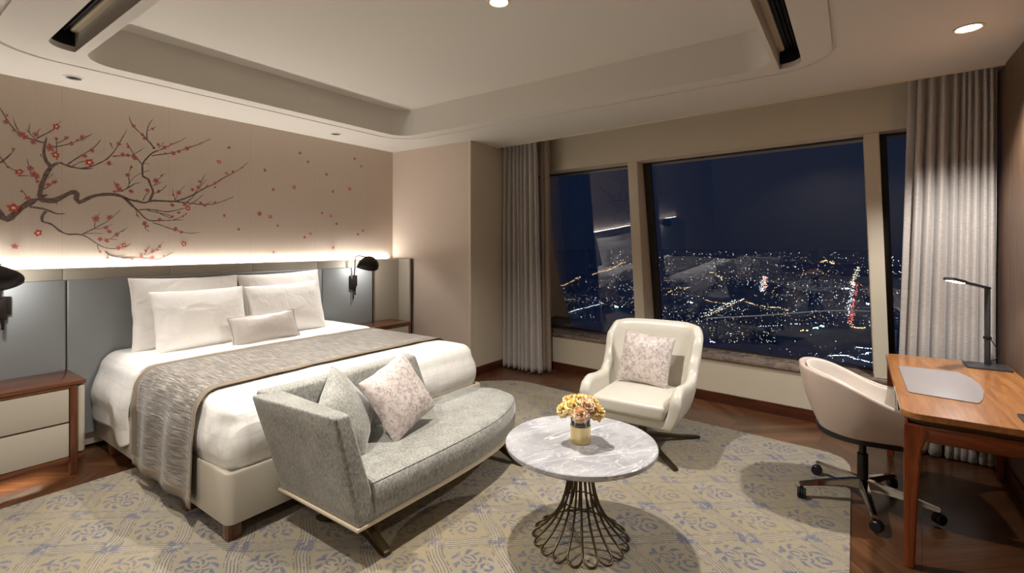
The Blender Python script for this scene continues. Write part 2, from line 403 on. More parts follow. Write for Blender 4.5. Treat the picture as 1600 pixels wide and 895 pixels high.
def tube(bm, pts, rad, n=10, closed=False, caps=True):
    pts = [Vector(p) for p in pts]; N = len(pts); rings = []
    rads = rad if isinstance(rad, (list, tuple)) else [rad] * N
    up = None
    for i, p in enumerate(pts):
        a = pts[(i - 1) % N] if (closed or i > 0) else p
        b = pts[(i + 1) % N] if (closed or i < N - 1) else p
        t = (b - a).normalized()
        if up is None:
            up = Vector((0, 0, 1)) if abs(t.z) < 0.9 else Vector((1, 0, 0))
            up = (up - t * up.dot(t)).normalized()
        else:
            up = (up - t * up.dot(t)); up = up.normalized() if up.length > 1e-6 else t.orthogonal().normalized()
        s = t.cross(up)
        rings.append([bm.verts.new(p + (up * math.cos(k * 2 * math.pi / n) + s * math.sin(k * 2 * math.pi / n)) * rads[i]) for k in range(n)])
    for i in range(N if closed else N - 1):
        A, B = rings[i], rings[(i + 1) % N]
        for k in range(n): bm.faces.new((A[k], A[(k + 1) % n], B[(k + 1) % n], B[k]))
    if caps and not closed:
        bm.faces.new(list(reversed(rings[0]))); bm.faces.new(rings[-1])
    return bm
def lathe(bm, prof, n=40, c=(0, 0, 0)):
    """prof: (r,z) from one end to the other; r=0 ends close to a point"""
    rings = []
    for r, z in prof:
        if r < 1e-6: rings.append([bm.verts.new((c[0], c[1], c[2] + z))])
        else: rings.append([bm.verts.new((c[0] + r * math.cos(k * 2 * math.pi / n), c[1] + r * math.sin(k * 2 * math.pi / n), c[2] + z)) for k in range(n)])
    for A, B in zip(rings, rings[1:]):
        for k in range(n):
            a, b = A[k % len(A)], A[(k + 1) % len(A)]; d, e = B[k % len(B)], B[(k + 1) % len(B)]
            vs = []
            for q in (a, b, e, d):
                if q not in vs: vs.append(q)
            if len(vs) > 2: bm.faces.new(vs)
    bmesh.ops.recalc_face_normals(bm, faces=bm.faces); return bm
def prism(bm, poly, z0, z1, bev=0.0):
    lo = [bm.verts.new((x, y, z0)) for x, y in poly]; hi = [bm.verts.new((x, y, z1)) for x, y in poly]
    fs = [bm.faces.new(list(reversed(lo))), bm.faces.new(hi)]
    n = len(poly)
    for i in range(n): fs.append(bm.faces.new((lo[i], lo[(i + 1) % n], hi[(i + 1) % n], hi[i])))
    bmesh.ops.recalc_face_normals(bm, faces=fs)
    if bev:
        bmesh.ops.bevel(bm, geom=[e for f in fs[:2] for e in f.edges], offset=bev, segments=2, affect='EDGES', profile=0.5)
    return bm
def extr(bm, poly, axis, a, b, bev=0.0):
    """extrude a 2-D polygon along an axis: poly is (y,z) for 'x', (x,z) for 'y'"""
    mk = (lambda p, t: (t, p[0], p[1])) if axis == 'x' else (lambda p, t: (p[0], t, p[1]))
    lo = [bm.verts.new(mk(p, a)) for p in poly]; hi = [bm.verts.new(mk(p, b)) for p in poly]
    fs = [bm.faces.new(lo), bm.faces.new(list(reversed(hi)))]; n = len(poly)
    for i in range(n): fs.append(bm.faces.new((lo[(i + 1) % n], lo[i], hi[i], hi[(i + 1) % n])))
    bmesh.ops.recalc_face_normals(bm, faces=fs)
    if bev: bmesh.ops.bevel(bm, geom=list({e for f in fs for e in f.edges}), offset=bev, segments=2, affect='EDGES', profile=0.5)
    return bm
def rrect(x0, x1, y0, y1, r, n=8, corners=(1, 1, 1, 1)):
    """counter-clockwise rounded rectangle; corners: (x1y0, x1y1, x0y1, x0y0)"""
    out = []
    for (cx, cy, a0, on, px, py) in ((x1 - r, y0 + r, -90, corners[0], x1, y0), (x1 - r, y1 - r, 0, corners[1], x1, y1), (x0 + r, y1 - r, 90, corners[2], x0, y1), (x0 + r, y0 + r, 180, corners[3], x0, y0)):
        if not on: out.append((px, py)); continue
        for i in range(n + 1):
            a = R(a0 + 90 * i / n); out.append((cx + r * math.cos(a), cy + r * math.sin(a)))
    return out
def plate(bm, loops, z):
    es = []
    for L in loops:
        vs = [bm.verts.new((x, y, z)) for x, y in L]
        for i in range(len(vs)): es.append(bm.edges.new((vs[i], vs[(i + 1) % len(vs)])))
    bmesh.ops.triangle_fill(bm, use_beauty=True, use_dissolve=False, edges=es)
    return bm
def band(bm, L0, z0, L1, z1):
    A = [bm.verts.new((x, y, z0)) for x, y in L0]; B = [bm.verts.new((x, y, z1)) for x, y in L1]; n = len(A)
    for i in range(n): bm.faces.new((A[i], A[(i + 1) % n], B[(i + 1) % n], B[i]))
    return bm
def grid_bm(fn, nu, nv, uvfn=None, closed_u=False):
    bm = bmesh.new(); V = [[bm.verts.new(fn(i / nu, j / nv)) for j in range(nv + 1)] for i in range(nu + (0 if closed_u else 1))]
    uvl = bm.loops.layers.uv.new('UVMap'); n = len(V)
    for i in range(nu):
        for j in range(nv):
            f = bm.faces.new((V[i][j], V[(i + 1) % n][j], V[(i + 1) % n][j + 1], V[i][j + 1]))
            if uvfn:
                for lp, (a, b) in zip(f.loops, ((i, j), (i + 1, j), (i + 1, j + 1), (i, j + 1))): lp[uvl].uv = uvfn(a / nu, b / nv)
    return bm
def sn(p, s=1.0): return noise.noise(Vector(p) * s)
BRANCHES=[([(0.667,1.829),(0.702,1.765),(0.737,1.725),(0.769,1.771),(0.811,1.826),(0.858,1.869),(0.901,1.898)],43.6,36.9),
([(0.901,1.898),(0.945,1.888),(0.985,1.885),(1.036,1.923),(1.093,1.969),(1.127,1.965),(1.111,1.915),(1.131,1.881),(1.174,1.913),(1.218,1.945),(1.274,1.961),(1.332,1.969),(1.379,1.966),(1.427,1.947),(1.464,1.898),(1.491,1.869)],36.9,20.9),
([(0.901,1.898),(0.925,1.921),(0.953,1.93)],24.6,14.9),
([(0.985,1.885),(1.01,1.863)],12.5,7.6),
([(0.906,1.912),(0.916,1.993),(0.935,2.063),(0.955,2.119),(0.985,2.164),(1.021,2.185)],29.3,20.5),
([(0.97,2.148),(0.943,2.178),(0.93,2.237),(0.932,2.298),(0.947,2.368)],23.4,12.4),
([(0.97,2.074),(0.983,2.098)],6.2,3.8),
([(0.94,2.05),(0.97,2.074)],6.2,3.7),
([(0.923,1.967),(0.955,1.991),(0.985,2.025),(1.003,2.057)],7.7,4.7),
([(0.93,2.321),(0.886,2.33),(0.839,2.342),(0.806,2.355),(0.769,2.394),(0.737,2.452),(0.702,2.528),(0.684,2.555)],10.8,5.9),
([(0.806,2.362),(0.778,2.422),(0.766,2.484)],6.0,3.6),
([(0.891,2.338),(0.853,2.371),(0.848,2.409),(0.856,2.453)],6.1,3.7),
([(0.848,2.383),(0.832,2.409)],4.6,2.7),
([(0.891,2.345),(0.935,2.386),(0.985,2.43),(1.01,2.476),(1.028,2.507)],7.7,4.7),
([(0.891,2.365),(0.898,2.406),(0.916,2.425)],4.6,2.8),
([(0.947,2.28),(0.985,2.297),(1.031,2.315),(1.088,2.342),(1.141,2.382),(1.185,2.416),(1.215,2.443)],9.3,4.9),
([(1.005,2.331),(1.036,2.354),(1.067,2.383),(1.075,2.399)],4.7,2.9),
([(1.003,2.201),(1.001,2.275),(1.0,2.371)],6.3,3.8),
([(1.021,2.185),(1.057,2.167),(1.099,2.158),(1.141,2.154),(1.185,2.156),(1.218,2.167)],14.2,8.2),
([(1.088,2.161),(1.131,2.201),(1.163,2.214),(1.224,2.239)],6.4,4.0),
([(1.057,2.167),(1.109,2.223),(1.163,2.273),(1.218,2.325),(1.246,2.365),(1.269,2.408)],9.5,5.0),
([(1.141,2.154),(1.196,2.171),(1.263,2.216),(1.309,2.252),(1.356,2.325),(1.385,2.389),(1.415,2.461),(1.44,2.518)],11.3,5.2),
([(1.344,2.345),(1.326,2.393)],5.1,3.0),
([(1.344,2.279),(1.415,2.3),(1.491,2.309)],6.8,4.2),
([(1.297,2.214),(1.352,2.214)],5.0,3.0),
([(0.702,2.138),(0.733,2.175),(0.76,2.217),(0.781,2.26)],11.7,6.0),
([(0.688,2.2),(0.702,2.183),(0.737,2.117),(0.774,2.096),(0.792,2.085)],7.3,4.5),
([(0.79,2.057),(0.829,2.061),(0.867,2.064)],7.5,4.6),
([(0.867,2.064),(0.848,2.132),(0.839,2.193)],4.6,2.7),
([(0.853,1.881),(0.829,1.926),(0.806,1.969)],4.6,2.7),
([(0.797,1.799),(0.813,1.852)],6.0,3.6),
([(0.867,2.088),(0.901,2.019)],4.6,2.8),
([(0.853,1.835),(0.896,1.829),(0.945,1.821),(0.985,1.796),(1.015,1.787),(1.051,1.796)],15.2,9.5),
([(0.947,1.808),(0.925,1.786),(0.914,1.725),(0.955,1.72),(0.985,1.701),(1.015,1.661),(1.062,1.631),(1.109,1.638),(1.147,1.633),(1.185,1.615),(1.229,1.572),(1.286,1.529),(1.356,1.517),(1.427,1.536),(1.467,1.566)],17.1,5.2),
([(1.147,1.633),(1.196,1.665),(1.24,1.695),(1.297,1.733),(1.356,1.794),(1.401,1.851)],8.1,3.4),
([(1.229,1.68),(1.227,1.738),(1.263,1.816)],5.0,3.0),
([(1.163,1.639),(1.218,1.648),(1.286,1.645)],4.9,3.0),
([(1.229,1.68),(1.286,1.689),(1.346,1.723)],5.0,3.0),
([(1.286,1.602),(1.356,1.598),(1.377,1.595)],3.3,2.0),
([(1.332,1.602),(1.367,1.64),(1.446,1.698)],5.1,3.1),
([(1.246,1.551),(1.252,1.508),(1.272,1.486)],6.6,4.0),
([(1.297,1.5),(1.32,1.47),(1.379,1.45),(1.491,1.442)],11.7,7.0),
([(1.356,1.455),(1.434,1.472)],3.4,2.1),
([(1.309,1.493),(1.315,1.434)],3.4,2.0),
([(1.356,1.986),(1.415,2.006),(1.452,2.032),(1.491,2.066)],6.8,4.2),
([(1.373,2.01),(1.356,2.067),(1.35,2.081)],5.1,3.0),
([(1.44,2.023),(1.458,2.078),(1.449,2.144),(1.474,2.223)],5.2,3.1),
([(0.925,2.008),(0.914,2.04)],6.2,3.7),
([(0.918,2.215),(0.908,2.236)],6.2,3.7),
([(0.95,2.152),(0.975,2.142)],6.2,3.7),
([(1.404,1.958),(1.427,1.953),(1.45,1.904),(1.498,1.864),(1.528,1.829),(1.571,1.773),(1.615,1.76),(1.698,1.768),(1.777,1.774),(1.861,1.782)],16.4,3.6),
([(1.427,1.946),(1.474,1.928),(1.522,1.924),(1.559,1.912),(1.596,1.927)],18.2,13.7),
([(1.486,1.922),(1.516,1.938)],11.7,7.1),
([(1.559,1.912),(1.615,1.938),(1.698,1.94),(1.79,1.941),(1.886,1.983),(1.956,2.028),(2.043,2.092),(2.118,2.132),(2.195,2.198),(2.29,2.259),(2.371,2.32),(2.434,2.389)],15.3,6.0),
([(1.596,1.93),(1.621,1.991),(1.627,2.022),(1.602,2.079),(1.59,2.129),(1.546,2.132),(1.549,2.191),(1.544,2.242),(1.583,2.307),(1.621,2.357),(1.678,2.388)],18.8,10.4),
([(1.553,1.934),(1.565,1.979),(1.602,2.012)],8.5,5.1),
([(1.544,2.242),(1.51,2.288),(1.474,2.341),(1.441,2.408)],8.5,5.0),
([(1.474,2.312),(1.522,2.349),(1.562,2.385)],5.0,3.1),
([(1.64,2.39),(1.596,2.442),(1.559,2.487),(1.522,2.517),(1.486,2.554),(1.462,2.592),(1.453,2.641)],12.1,5.0),
([(1.581,2.462),(1.577,2.535),(1.602,2.614),(1.625,2.646)],8.5,5.1),
([(1.583,2.536),(1.621,2.561),(1.649,2.591)],5.1,3.1),
([(1.627,2.388),(1.602,2.458)],6.9,4.1),
([(1.678,2.388),(1.711,2.412),(1.777,2.458),(1.844,2.501),(1.88,2.534)],8.7,5.4),
([(1.665,2.401),(1.691,2.436),(1.708,2.466)],5.2,3.1),
([(1.615,2.326),(1.672,2.345),(1.777,2.377),(1.872,2.427),(1.97,2.48),(2.043,2.528),(2.088,2.563)],8.6,5.6),
([(1.559,2.251),(1.602,2.257)],5.1,3.1),
([(1.553,2.177),(1.602,2.198)],3.4,2.1),
([(1.627,2.066),(1.672,2.139),(1.714,2.189)],5.2,3.1),
([(1.627,2.066),(1.698,2.111)],5.2,3.1),
([(1.633,2.0),(1.698,2.036),(1.73,2.092)],6.9,4.2),
([(1.404,1.994),(1.45,2.042),(1.498,2.075),(1.54,2.087)],6.6,4.1),
([(1.456,2.064),(1.462,2.093),(1.51,2.15),(1.553,2.177)],5.0,3.1),
([(1.456,2.064),(1.448,2.135),(1.472,2.225)],5.0,3.0),
([(1.79,1.952),(1.817,2.023),(1.872,2.099)],5.3,3.2),
([(1.79,1.952),(1.77,2.058)],5.3,3.2),
([(1.886,1.943),(1.942,2.003),(1.985,2.086),(2.014,2.161),(2.039,2.224)],9.0,5.6),
([(1.942,2.019),(2.014,2.121),(2.054,2.171)],5.5,3.3),
([(1.79,1.941),(1.914,1.937),(1.999,1.928),(2.103,1.938),(2.195,1.974),(2.298,2.029)],10.6,5.8),
([(1.893,1.912),(1.956,1.956),(2.021,2.026)],7.2,4.4),
([(2.043,1.931),(2.103,1.97)],5.6,3.4),
([(1.522,1.851),(1.583,1.862),(1.646,1.858),(1.724,1.843),(1.817,1.869),(1.914,1.906)],10.1,5.4),
([(1.583,1.852),(1.685,1.83),(1.763,1.812)],8.5,5.3),
([(1.646,1.846),(1.711,1.809),(1.763,1.789)],6.9,4.2),
([(1.777,1.777),(1.844,1.805),(1.895,1.842)],5.3,3.3),
([(1.621,1.745),(1.672,1.732),(1.737,1.704),(1.831,1.675),(1.914,1.657),(2.002,1.671)],8.6,5.5),
([(1.498,1.864),(1.51,1.806),(1.534,1.771)],5.0,3.0),
([(1.577,1.751),(1.565,1.706),(1.571,1.684),(1.606,1.663)],6.8,4.1),
([(1.404,1.661),(1.448,1.702)],4.9,3.0),
([(1.404,1.515),(1.439,1.537),(1.47,1.57)],4.9,3.0),
([(1.404,1.441),(1.474,1.442),(1.559,1.44),(1.646,1.42),(1.724,1.452),(1.779,1.494)],8.2,5.3),
([(1.559,1.462),(1.583,1.514),(1.606,1.555)],5.1,3.1),
([(1.571,1.462),(1.621,1.491),(1.672,1.536),(1.7,1.578)],5.1,3.1),
([(1.621,1.491),(1.698,1.516)],3.4,2.1)]
FLOWERS=[(0.733,2.438,20,0),(0.736,2.484,11,0),(0.769,2.381,11,0),(0.811,2.363,26,0),(0.829,2.347,22,0),(0.872,2.315,18,0),(0.886,2.374,23,0),(1.0,2.457,26,1),(0.963,2.409,10,0),(0.965,2.29,33,0),(1.0,2.364,14,0),(0.995,2.24,29,1),(1.059,2.382,14,0),(1.088,2.342,20,0),(1.123,2.375,12,0),(1.152,2.401,20,0),(1.166,2.259,19,0),(1.212,2.309,22,0),(1.196,2.21,31,1),(1.32,2.221,23,0),(1.332,2.38,13,0),(1.385,2.392,21,0),(1.356,2.284,13,0),(1.409,2.304,20,0),(1.446,2.305,17,0),(1.483,2.3,20,0),(1.443,2.139,20,0),(1.442,2.399,10,0),(0.858,2.12,23,0),(0.877,2.076,25,0),(0.893,2.065,21,0),(0.896,2.025,15,0),(0.799,2.086,29,1),(0.74,2.111,11,0),(0.765,2.248,10,0),(0.955,2.007,19,0),(0.99,2.032,21,0),(0.811,1.944,10,0),(0.843,1.898,22,0),(0.769,1.821,37,1),(0.899,1.642,28,1),(0.776,1.542,24,0),(1.373,2.047,21,0),(1.389,2.014,23,0),(1.356,1.993,15,0),(1.468,2.006,22,0),(1.235,1.764,25,0),(1.324,1.778,24,0),(1.3,1.692,19,0),(1.322,1.662,19,0),(1.263,1.599,21,0),(1.305,1.587,22,0),(1.37,1.637,20,0),(1.382,1.526,21,0),(1.418,1.551,21,1),(1.263,1.497,11,0),(1.309,1.446,14,0),(1.47,2.21,12,0),(1.486,2.558,18,0),(1.546,2.497,19,0),(1.561,2.465,16,0),(1.621,2.561,15,0),(1.663,2.431,17,0),(1.711,2.415,23,0),(1.761,2.452,14,0),(1.448,2.376,14,0),(1.413,2.303,19,0),(1.445,2.305,16,0),(1.496,2.289,21,0),(1.717,2.361,13,0),(1.777,2.374,24,0),(1.821,2.396,17,0),(1.886,2.434,22,0),(1.914,2.453,14,0),(1.992,2.495,11,0),(2.25,2.502,20,0),(2.159,2.351,22,1),(1.646,2.113,26,0),(1.688,2.163,12,0),(1.583,2.024,21,0),(1.665,2.021,20,0),(1.445,2.142,19,0),(1.467,2.21,11,0),(1.468,2.004,21,0),(1.821,2.024,24,0),(1.777,2.001,14,0),(1.931,2.062,21,0),(1.981,2.086,25,0),(1.992,2.143,21,0),(2.058,2.105,18,0),(2.122,2.141,20,0),(2.125,2.103,16,0),(2.161,2.169,15,0),(2.229,2.249,18,1),(2.286,2.272,17,0),(2.376,2.325,11,0),(1.77,1.909,20,0),(1.868,1.922,21,0),(1.893,1.889,26,1),(1.82,1.845,17,0),(1.767,1.804,20,0),(1.674,1.773,22,0),(1.999,1.94,21,0),(2.033,1.922,18,0),(2.125,1.957,16,0),(1.854,1.813,14,0),(1.879,1.838,10,0),(1.562,1.738,26,0),(1.583,1.714,16,0),(1.51,1.804,11,0),(1.793,1.694,24,0),(1.84,1.668,15,0),(1.861,1.563,28,1),(2.207,1.837,18,0),(2.341,1.708,17,0),(1.571,1.502,15,0),(1.621,1.496,21,0),(1.674,1.54,17,0),(1.659,1.509,10,0),(1.54,1.455,18,0),(1.618,1.436,20,0),(1.476,1.431,16,0),(1.704,1.455,10,0),(2.602,2.327,20,0),(2.689,2.134,22,0),(2.989,2.563,21,0),(3.085,2.48,21,0),(2.923,2.181,23,1),(3.317,2.368,20,0),(3.401,2.177,20,0),(3.703,2.607,21,0),(3.799,2.525,21,0),(3.632,2.229,25,1),(2.545,1.873,25,0),(2.659,1.846,24,1),(2.737,1.757,18,0),(3.26,1.918,19,0),(3.373,1.891,22,1),(3.451,1.803,18,0),(3.044,1.638,19,0),(3.116,1.679,21,1),(2.694,1.476,18,0),(3.405,1.522,20,0),(3.75,1.683,21,0),(3.824,1.73,21,1)]
ROADS=[('amber',[(2691,1639),(3012,1740),(3123,1740),(3366,1828),(3701,1958),(4063,2093)],60),('amber',[(4308,2102),(4858,2280),(5209,2350),(6012,2590),(7249,3032),(7963,3252)],60),('white',[(1684,1018),(1757,1015),(1849,1020),(1946,1029),(2034,1031)],70),('white',[(2037,1027),(2125,1037),(2202,1034),(2281,1035)],30),('amber',[(2281,1324),(2297,1300),(2289,1269),(2331,1253)],30),('amber',[(3011,946),(3169,964),(3427,1005),(3365,951),(3475,938)],24),('yellow',[(2085,503),(2218,501),(2369,496),(2569,497),(2760,497),(2890,494)],70),('white',[(2174,525),(2319,524),(2471,518),(2663,522),(2830,517)],40),('pink',[(3471,478),(3913,534),(4479,609),(5115,692)],80),('white',[(3466,486),(3906,543),(4474,617)],40),('yellow',[(8108,-39),(6730,-25),(5475,2),(4705,16),(4361,12)],70),('red',[(4634,-13),(3877,-7),(3239,1),(2846,7),(2539,10),(2338,11),(2206,12)],110),('white',[(4447,6),(3741,13),(3141,17),(2769,21),(2427,20)],70),('amber',[(2206,12),(2115,1),(2109,-17),(2139,-32)],40),('amber',[(2778,471),(2638,400),(2577,339),(2580,289),(2488,243)],50),('amber',[(2727,662),(2648,598),(2612,540),(2643,497)],26),('white',[(1925,297),(1980,246),(2063,202),(2110,147),(2169,93),(2141,46)],20),('white',[(1531,56),(1558,33),(1565,14),(1532,-3),(1524,-18),(1507,-35)],90),('white',[(1708,-3),(1708,-20),(1711,-41)],26),('white',[(1606,-19),(1652,-38)],20),('amber',[(9804,487),(11311,462),(9156,274)],30),('amber',[(5440,1290),(5486,1225),(4761,1010),(4367,915)],24)]
BRIDGE=[(2016, 478), (2111, 397), (2219, 314), (2356, 230), (2478, 151), (2566, 82), (2624, 1), (2651, -69)]
BLOCKS=[(1588, 333), (1600, 316), (1602, 301), (1614, 284), (1621, 266), (1628, 249), (1640, 232), (1652, 215), (1660, 204), (1597, 361), (3068, 242), (3045, 213), (3224, 285), (2968, 147), (3400, 332), (2873, 68), (3463, 405), (3591, 581)]
GLOWS=[((2498, 669), 'white'), ((3815, 45), 'white'), ((2923, -53), 'white'), ((1982, 112), 'green'), ((1524, 347), 'violet'), ((1894, 138), 'amber'), ((2124, 904), 'green'), ((2032, 92), 'green')]
# ------------------------------------------------------------------ room shell
HC = 2.775            # ceiling height, HP: dropped border panel, HT: tray top
HP, HT = 2.7749, 3.06
YB, YR, XW = 4.98, -0.83, -2.6       # headboard wall, right-hand wall, far end of the room behind the camera
def wx(y): return 4.97 + 0.085 * y      # inner face of the window wall
def gx(y): return 5.27 + 0.112 * y      # glass line
def lip(y): return 4.635 + 0.058 * y    # front edge of the curtain pocket in the ceiling
SX = lambda y: 4.30 + (4.98 - y) * 0.03  # side wall beside the bed
YC = 3.67
bm = bmesh.new(); rbox(bm, XW - 0.1, 6.2, YR - 0.1, YB + 0.1, -0.1, 0.0, 0)
struct('floor', bm, MT['floor'])

# ceiling: outer field, dropped border with chamfer, tray recess, two vent slots
outer = [(XW, YR), (lip(YR), YR), (lip(YC), YC), (lip(YC), YB + .05), (XW, YB + .05)]
G1 = rrect(0.50, 3.94, 0.085, 4.36, 0.38, 10); G0 = rrect(0.526, 3.914, 0.111, 4.334, 0.36, 10)
T1 = rrect(0.955, 3.755, 0.45, 4.19, 0.20, 8)
VL = rrect(0.755, 0.90, 0.60, 4.04, 0.12, 8, (0, 0, 1, 1))
VR = rrect(1.10, 3.83, 0.285, 0.425, 0.12, 8, (1, 0, 0, 1))
bm = bmesh.new()
plate(bm, [outer, G1], HC)
band(bm, G1, HC, G1, HC + .014)
bmesh.ops.remove_doubles(bm, verts=bm.verts, dist=0.0005)
struct('ceiling', bm, MT['paint'], smooth=0)
bm = bmesh.new()
plate(bm, [G0, T1, VL, VR], HP)
band(bm, G0, HC + .014, G0, HP); band(bm, G1, HC + .014, G0, HC + .014)
band(bm, T1, HP, T1, HT + 0.02)
bmesh.ops.remove_doubles(bm, verts=bm.verts, dist=0.0005)
struct('ceiling_tray_border', bm, MT['paint'], smooth=30)
bm = bmesh.new(); plate(bm, [rrect(0.93, 3.78, 0.43, 4.21, 0.2, 8)], HT)
struct('ceiling_tray_top', bm, MT['paint'], smooth=0)
bm = bmesh.new()
b0 = [(lip(YR), YR), (lip(YC), YC)]
for (xa, ya), (xb, yb) in ((b0[0], b0[1]),):
    f = [bm.verts.new(p) for p in ((xa, ya, HC), (xb, yb, HC), (xb, yb, 2.98), (xa, ya, 2.98))]; bm.faces.new(f)
    f = [bm.verts.new(p) for p in ((xa, ya, 2.98), (xb, yb, 2.98), (wx(yb) + .1, yb, 2.98), (wx(ya) + .1, ya, 2.98))]; bm.faces.new(f)
for (ya, zz) in ((YR, 0), (YC, 0)):
    f = [bm.verts.new(p) for p in ((lip(ya), ya, HC - .001), (wx(ya) + .1, ya, HC - .001), (wx(ya) + .1, ya, 2.98), (lip(ya), ya, 2.98))]; bm.faces.new(f)
struct('ceiling_curtain_pocket', bm, MT['paint'], smooth=0)
bm = bmesh.new()
n0, n1 = Vector((lip(YR), YR, 0)), Vector((lip(YC), YC, 0))
f = [(n0.x - .022, n0.y), (n0.x + .002, n0.y), (n1.x + .002, n1.y), (n1.x - .022, n1.y)]
prism(bm, f, HC - .012, HC + .01)
struct('trim_1', bm, MT['bronze_trim'])

# headboard wall, side wall, return beside the curtain, window wall, right wall, walls behind the camera
bm = box(XW, 4.34, YB, YB + 0.12, 0, 2.9, 0); wall_back = struct('wall_headboard', bm, MT['wallpaper'])
bm = bmesh.new(); prism(bm, [(SX(YB), YB), (SX(YB) + .12, YB), (SX(YC) + .1, YC + .004), (SX(YC), YC + .004)], 0, 2.9); struct('wall_side', bm, MT['wallpaper_side'])
bm = box(SX(YC) - .001, wx(YC) + .07, YC, YC + 0.1, 0, 2.98, 0); struct('wall_return', bm, MT['beige_wall'])
bm = box(SX(YC) - .008, SX(YC) + .016, YC - .007, YC + .016, 0.0, HC, 0.004); struct('trim_2', bm, MT['bronze_trim'])
bm = box(XW, 5.2, YR - .12, YR, 0, 2.98, 0); struct('wall_right', bm, MT['wall_wood'])
bm = box(XW - .1, XW, YR, YB, 0, 2.9, 0); struct('wall_rear', bm, MT['beige_wall'])

ya, yb = YR - .05, 4.3
def ww(z0, z1, d=0.06, off=0.0):
    bm = bmesh.new(); prism(bm, [(wx(ya) + off, ya), (wx(ya) + off + d, ya), (wx(yb) + off + d, yb), (wx(yb) + off, yb)], z0, z1); return bm
ZS, ZH = 0.455, 2.48
bm = ww(0, ZS - .02); struct('wall_window_lower', bm, MT['beige_wall'])
bm = bmesh.new(); prism(bm, [(wx(ya), ya), (gx(ya) + .12, ya), (gx(yb) + .12, yb), (wx(yb), yb)], ZH, 2.98); struct('wall_window_header', bm, MT['beige_wall'])
bm = bmesh.new(); prism(bm, [(wx(ya) - .025, ya), (gx(ya) + .1, ya), (gx(yb) + .1, yb), (wx(yb) - .025, yb)], ZS - .03, ZS, 0.004); struct('trim_3', bm, MT['sill_stone'], label='brown marble window sill')
bm = ww(0.0, 0.1, 0.02, -0.019); struct('baseboard_window', bm, MT['floor_dark'])
bm = box(SX(YC) - .01, 5.3, YC - .016, YC, 0, .1, .002); struct('baseboard_return', bm, MT['floor_dark'])
bm = bmesh.new(); prism(bm, [(SX(YB) - .016, YB), (SX(YB), YB), (SX(YC), YC), (SX(YC) - .016, YC)], 0, .1); struct('baseboard_side', bm, MT['floor_dark'])
bm = box(XW, 4.95, YR, YR + .016, 0, .1, .002); struct('baseboard_right', bm, MT['floor_dark'])

# mullions lean a little towards -Y on their way down
def mullion(name, y_lo, y_hi, lean, z0=ZS, z1=ZH):
    bm = bmesh.new(); vs = []
    for z, s in ((z0, lean), (z1, 0.0)):
        q = [(wx(y_lo + s) + .03, y_lo + s), (gx(y_lo + s) + .1, y_lo + s), (gx(y_hi + s) + .1, y_hi + s), (wx(y_hi + s) + .03, y_hi + s)]
        vs.append([bm.verts.new((x, y, z)) for x, y in q])
    bm.faces.new(vs[0]); bm.faces.new(list(reversed(vs[1])))
    for i in range(4): bm.faces.new((vs[0][i], vs[1][i], vs[1][(i + 1) % 4], vs[0][(i + 1) % 4]))
    bmesh.ops.recalc_face_normals(bm, faces=bm.faces); bmesh.ops.bevel(bm, geom=bm.edges[:], offset=.004, segments=2, affect='EDGES')
    return struct(name, bm, MT['beige_wall'])
mullion('trim_4', 1.967, 2.08, -0.105); mullion('trim_5', -0.166, -0.062, -0.07)
LEAN = 0.07           # the glass leans in towards the room at its top
def glass_pt(y, z): return Vector((gx(y) - (z - ZS) * LEAN + .03, y, z))
def window(name, y0t, y0b, y1t, y1b, fl, fr):
    def quad(a0, a1, b0, b1, d=0.0):
        return [glass_pt(a0, ZS), glass_pt(a1, ZS), glass_pt(b1, ZH), glass_pt(b0, ZH)]
    bm = bmesh.new()
    q = [glass_pt(y0b, ZS), glass_pt(y1b, ZS), glass_pt(y1t, ZH + .02), glass_pt(y0t, ZH + .02)]
    bm.faces.new([bm.verts.new(p) for p in q]); bmesh.ops.recalc_face_normals(bm, faces=bm.faces)
    p = struct(name, bm, MT['glass'], smooth=0)
    # frame on the window: dark posts at both ends and thin rails, as one part
    bm = bmesh.new()
    def bar(pa, pb, wd, dp=.05):
        pa, pb = Vector(pa), Vector(pb); t = (pb - pa).normalized(); s = Vector((0, 1, 0)) if abs(t.y) < .5 else Vector((0, 0, 1))
        nrm = t.cross(s).normalized(); s = nrm.cross(t).normalized()
        c = []
        for pt in (pa, pb):
            for a, b in ((0, -.5), (1, -.5), (1, .5), (0, .5)): c.append(bm.verts.new(pt + s * wd * a + nrm * dp * b))
        for f in ((3, 2, 1, 0), (4, 5, 6, 7), (0, 1, 5, 4), (1, 2, 6, 5), (2, 3, 7, 6), (3, 0, 4, 7)): bm.faces.new([c[k] for k in f])
    lo0, hi0 = glass_pt(y0b, ZS), glass_pt(y0t, ZH); lo1, hi1 = glass_pt(y1b, ZS), glass_pt(y1t, ZH)
    if fr: bar(lo0, hi0, fr)
    if fl: bar(lo1 - Vector((0, fl, 0)), hi1 - Vector((0, fl, 0)), fl)
    bar(hi0 - Vector((0, 0, .014)), hi1 - Vector((0, 0, .014)), .014); bar(lo0, lo1, .012)
    bmesh.ops.recalc_face_normals(bm, faces=bm.faces)
    struct('window_frame', bm, MT['frame_dark'], p)
window('window_1', 2.06, 1.96, 4.3, 4.3, 0.0, 0.015)
window('window_2', -0.08, -0.15, 1.985, 1.88, 0.10, 0.015)
window('window_3', -0.95, -0.95, -0.145, -0.215, 0.075, 0.0)

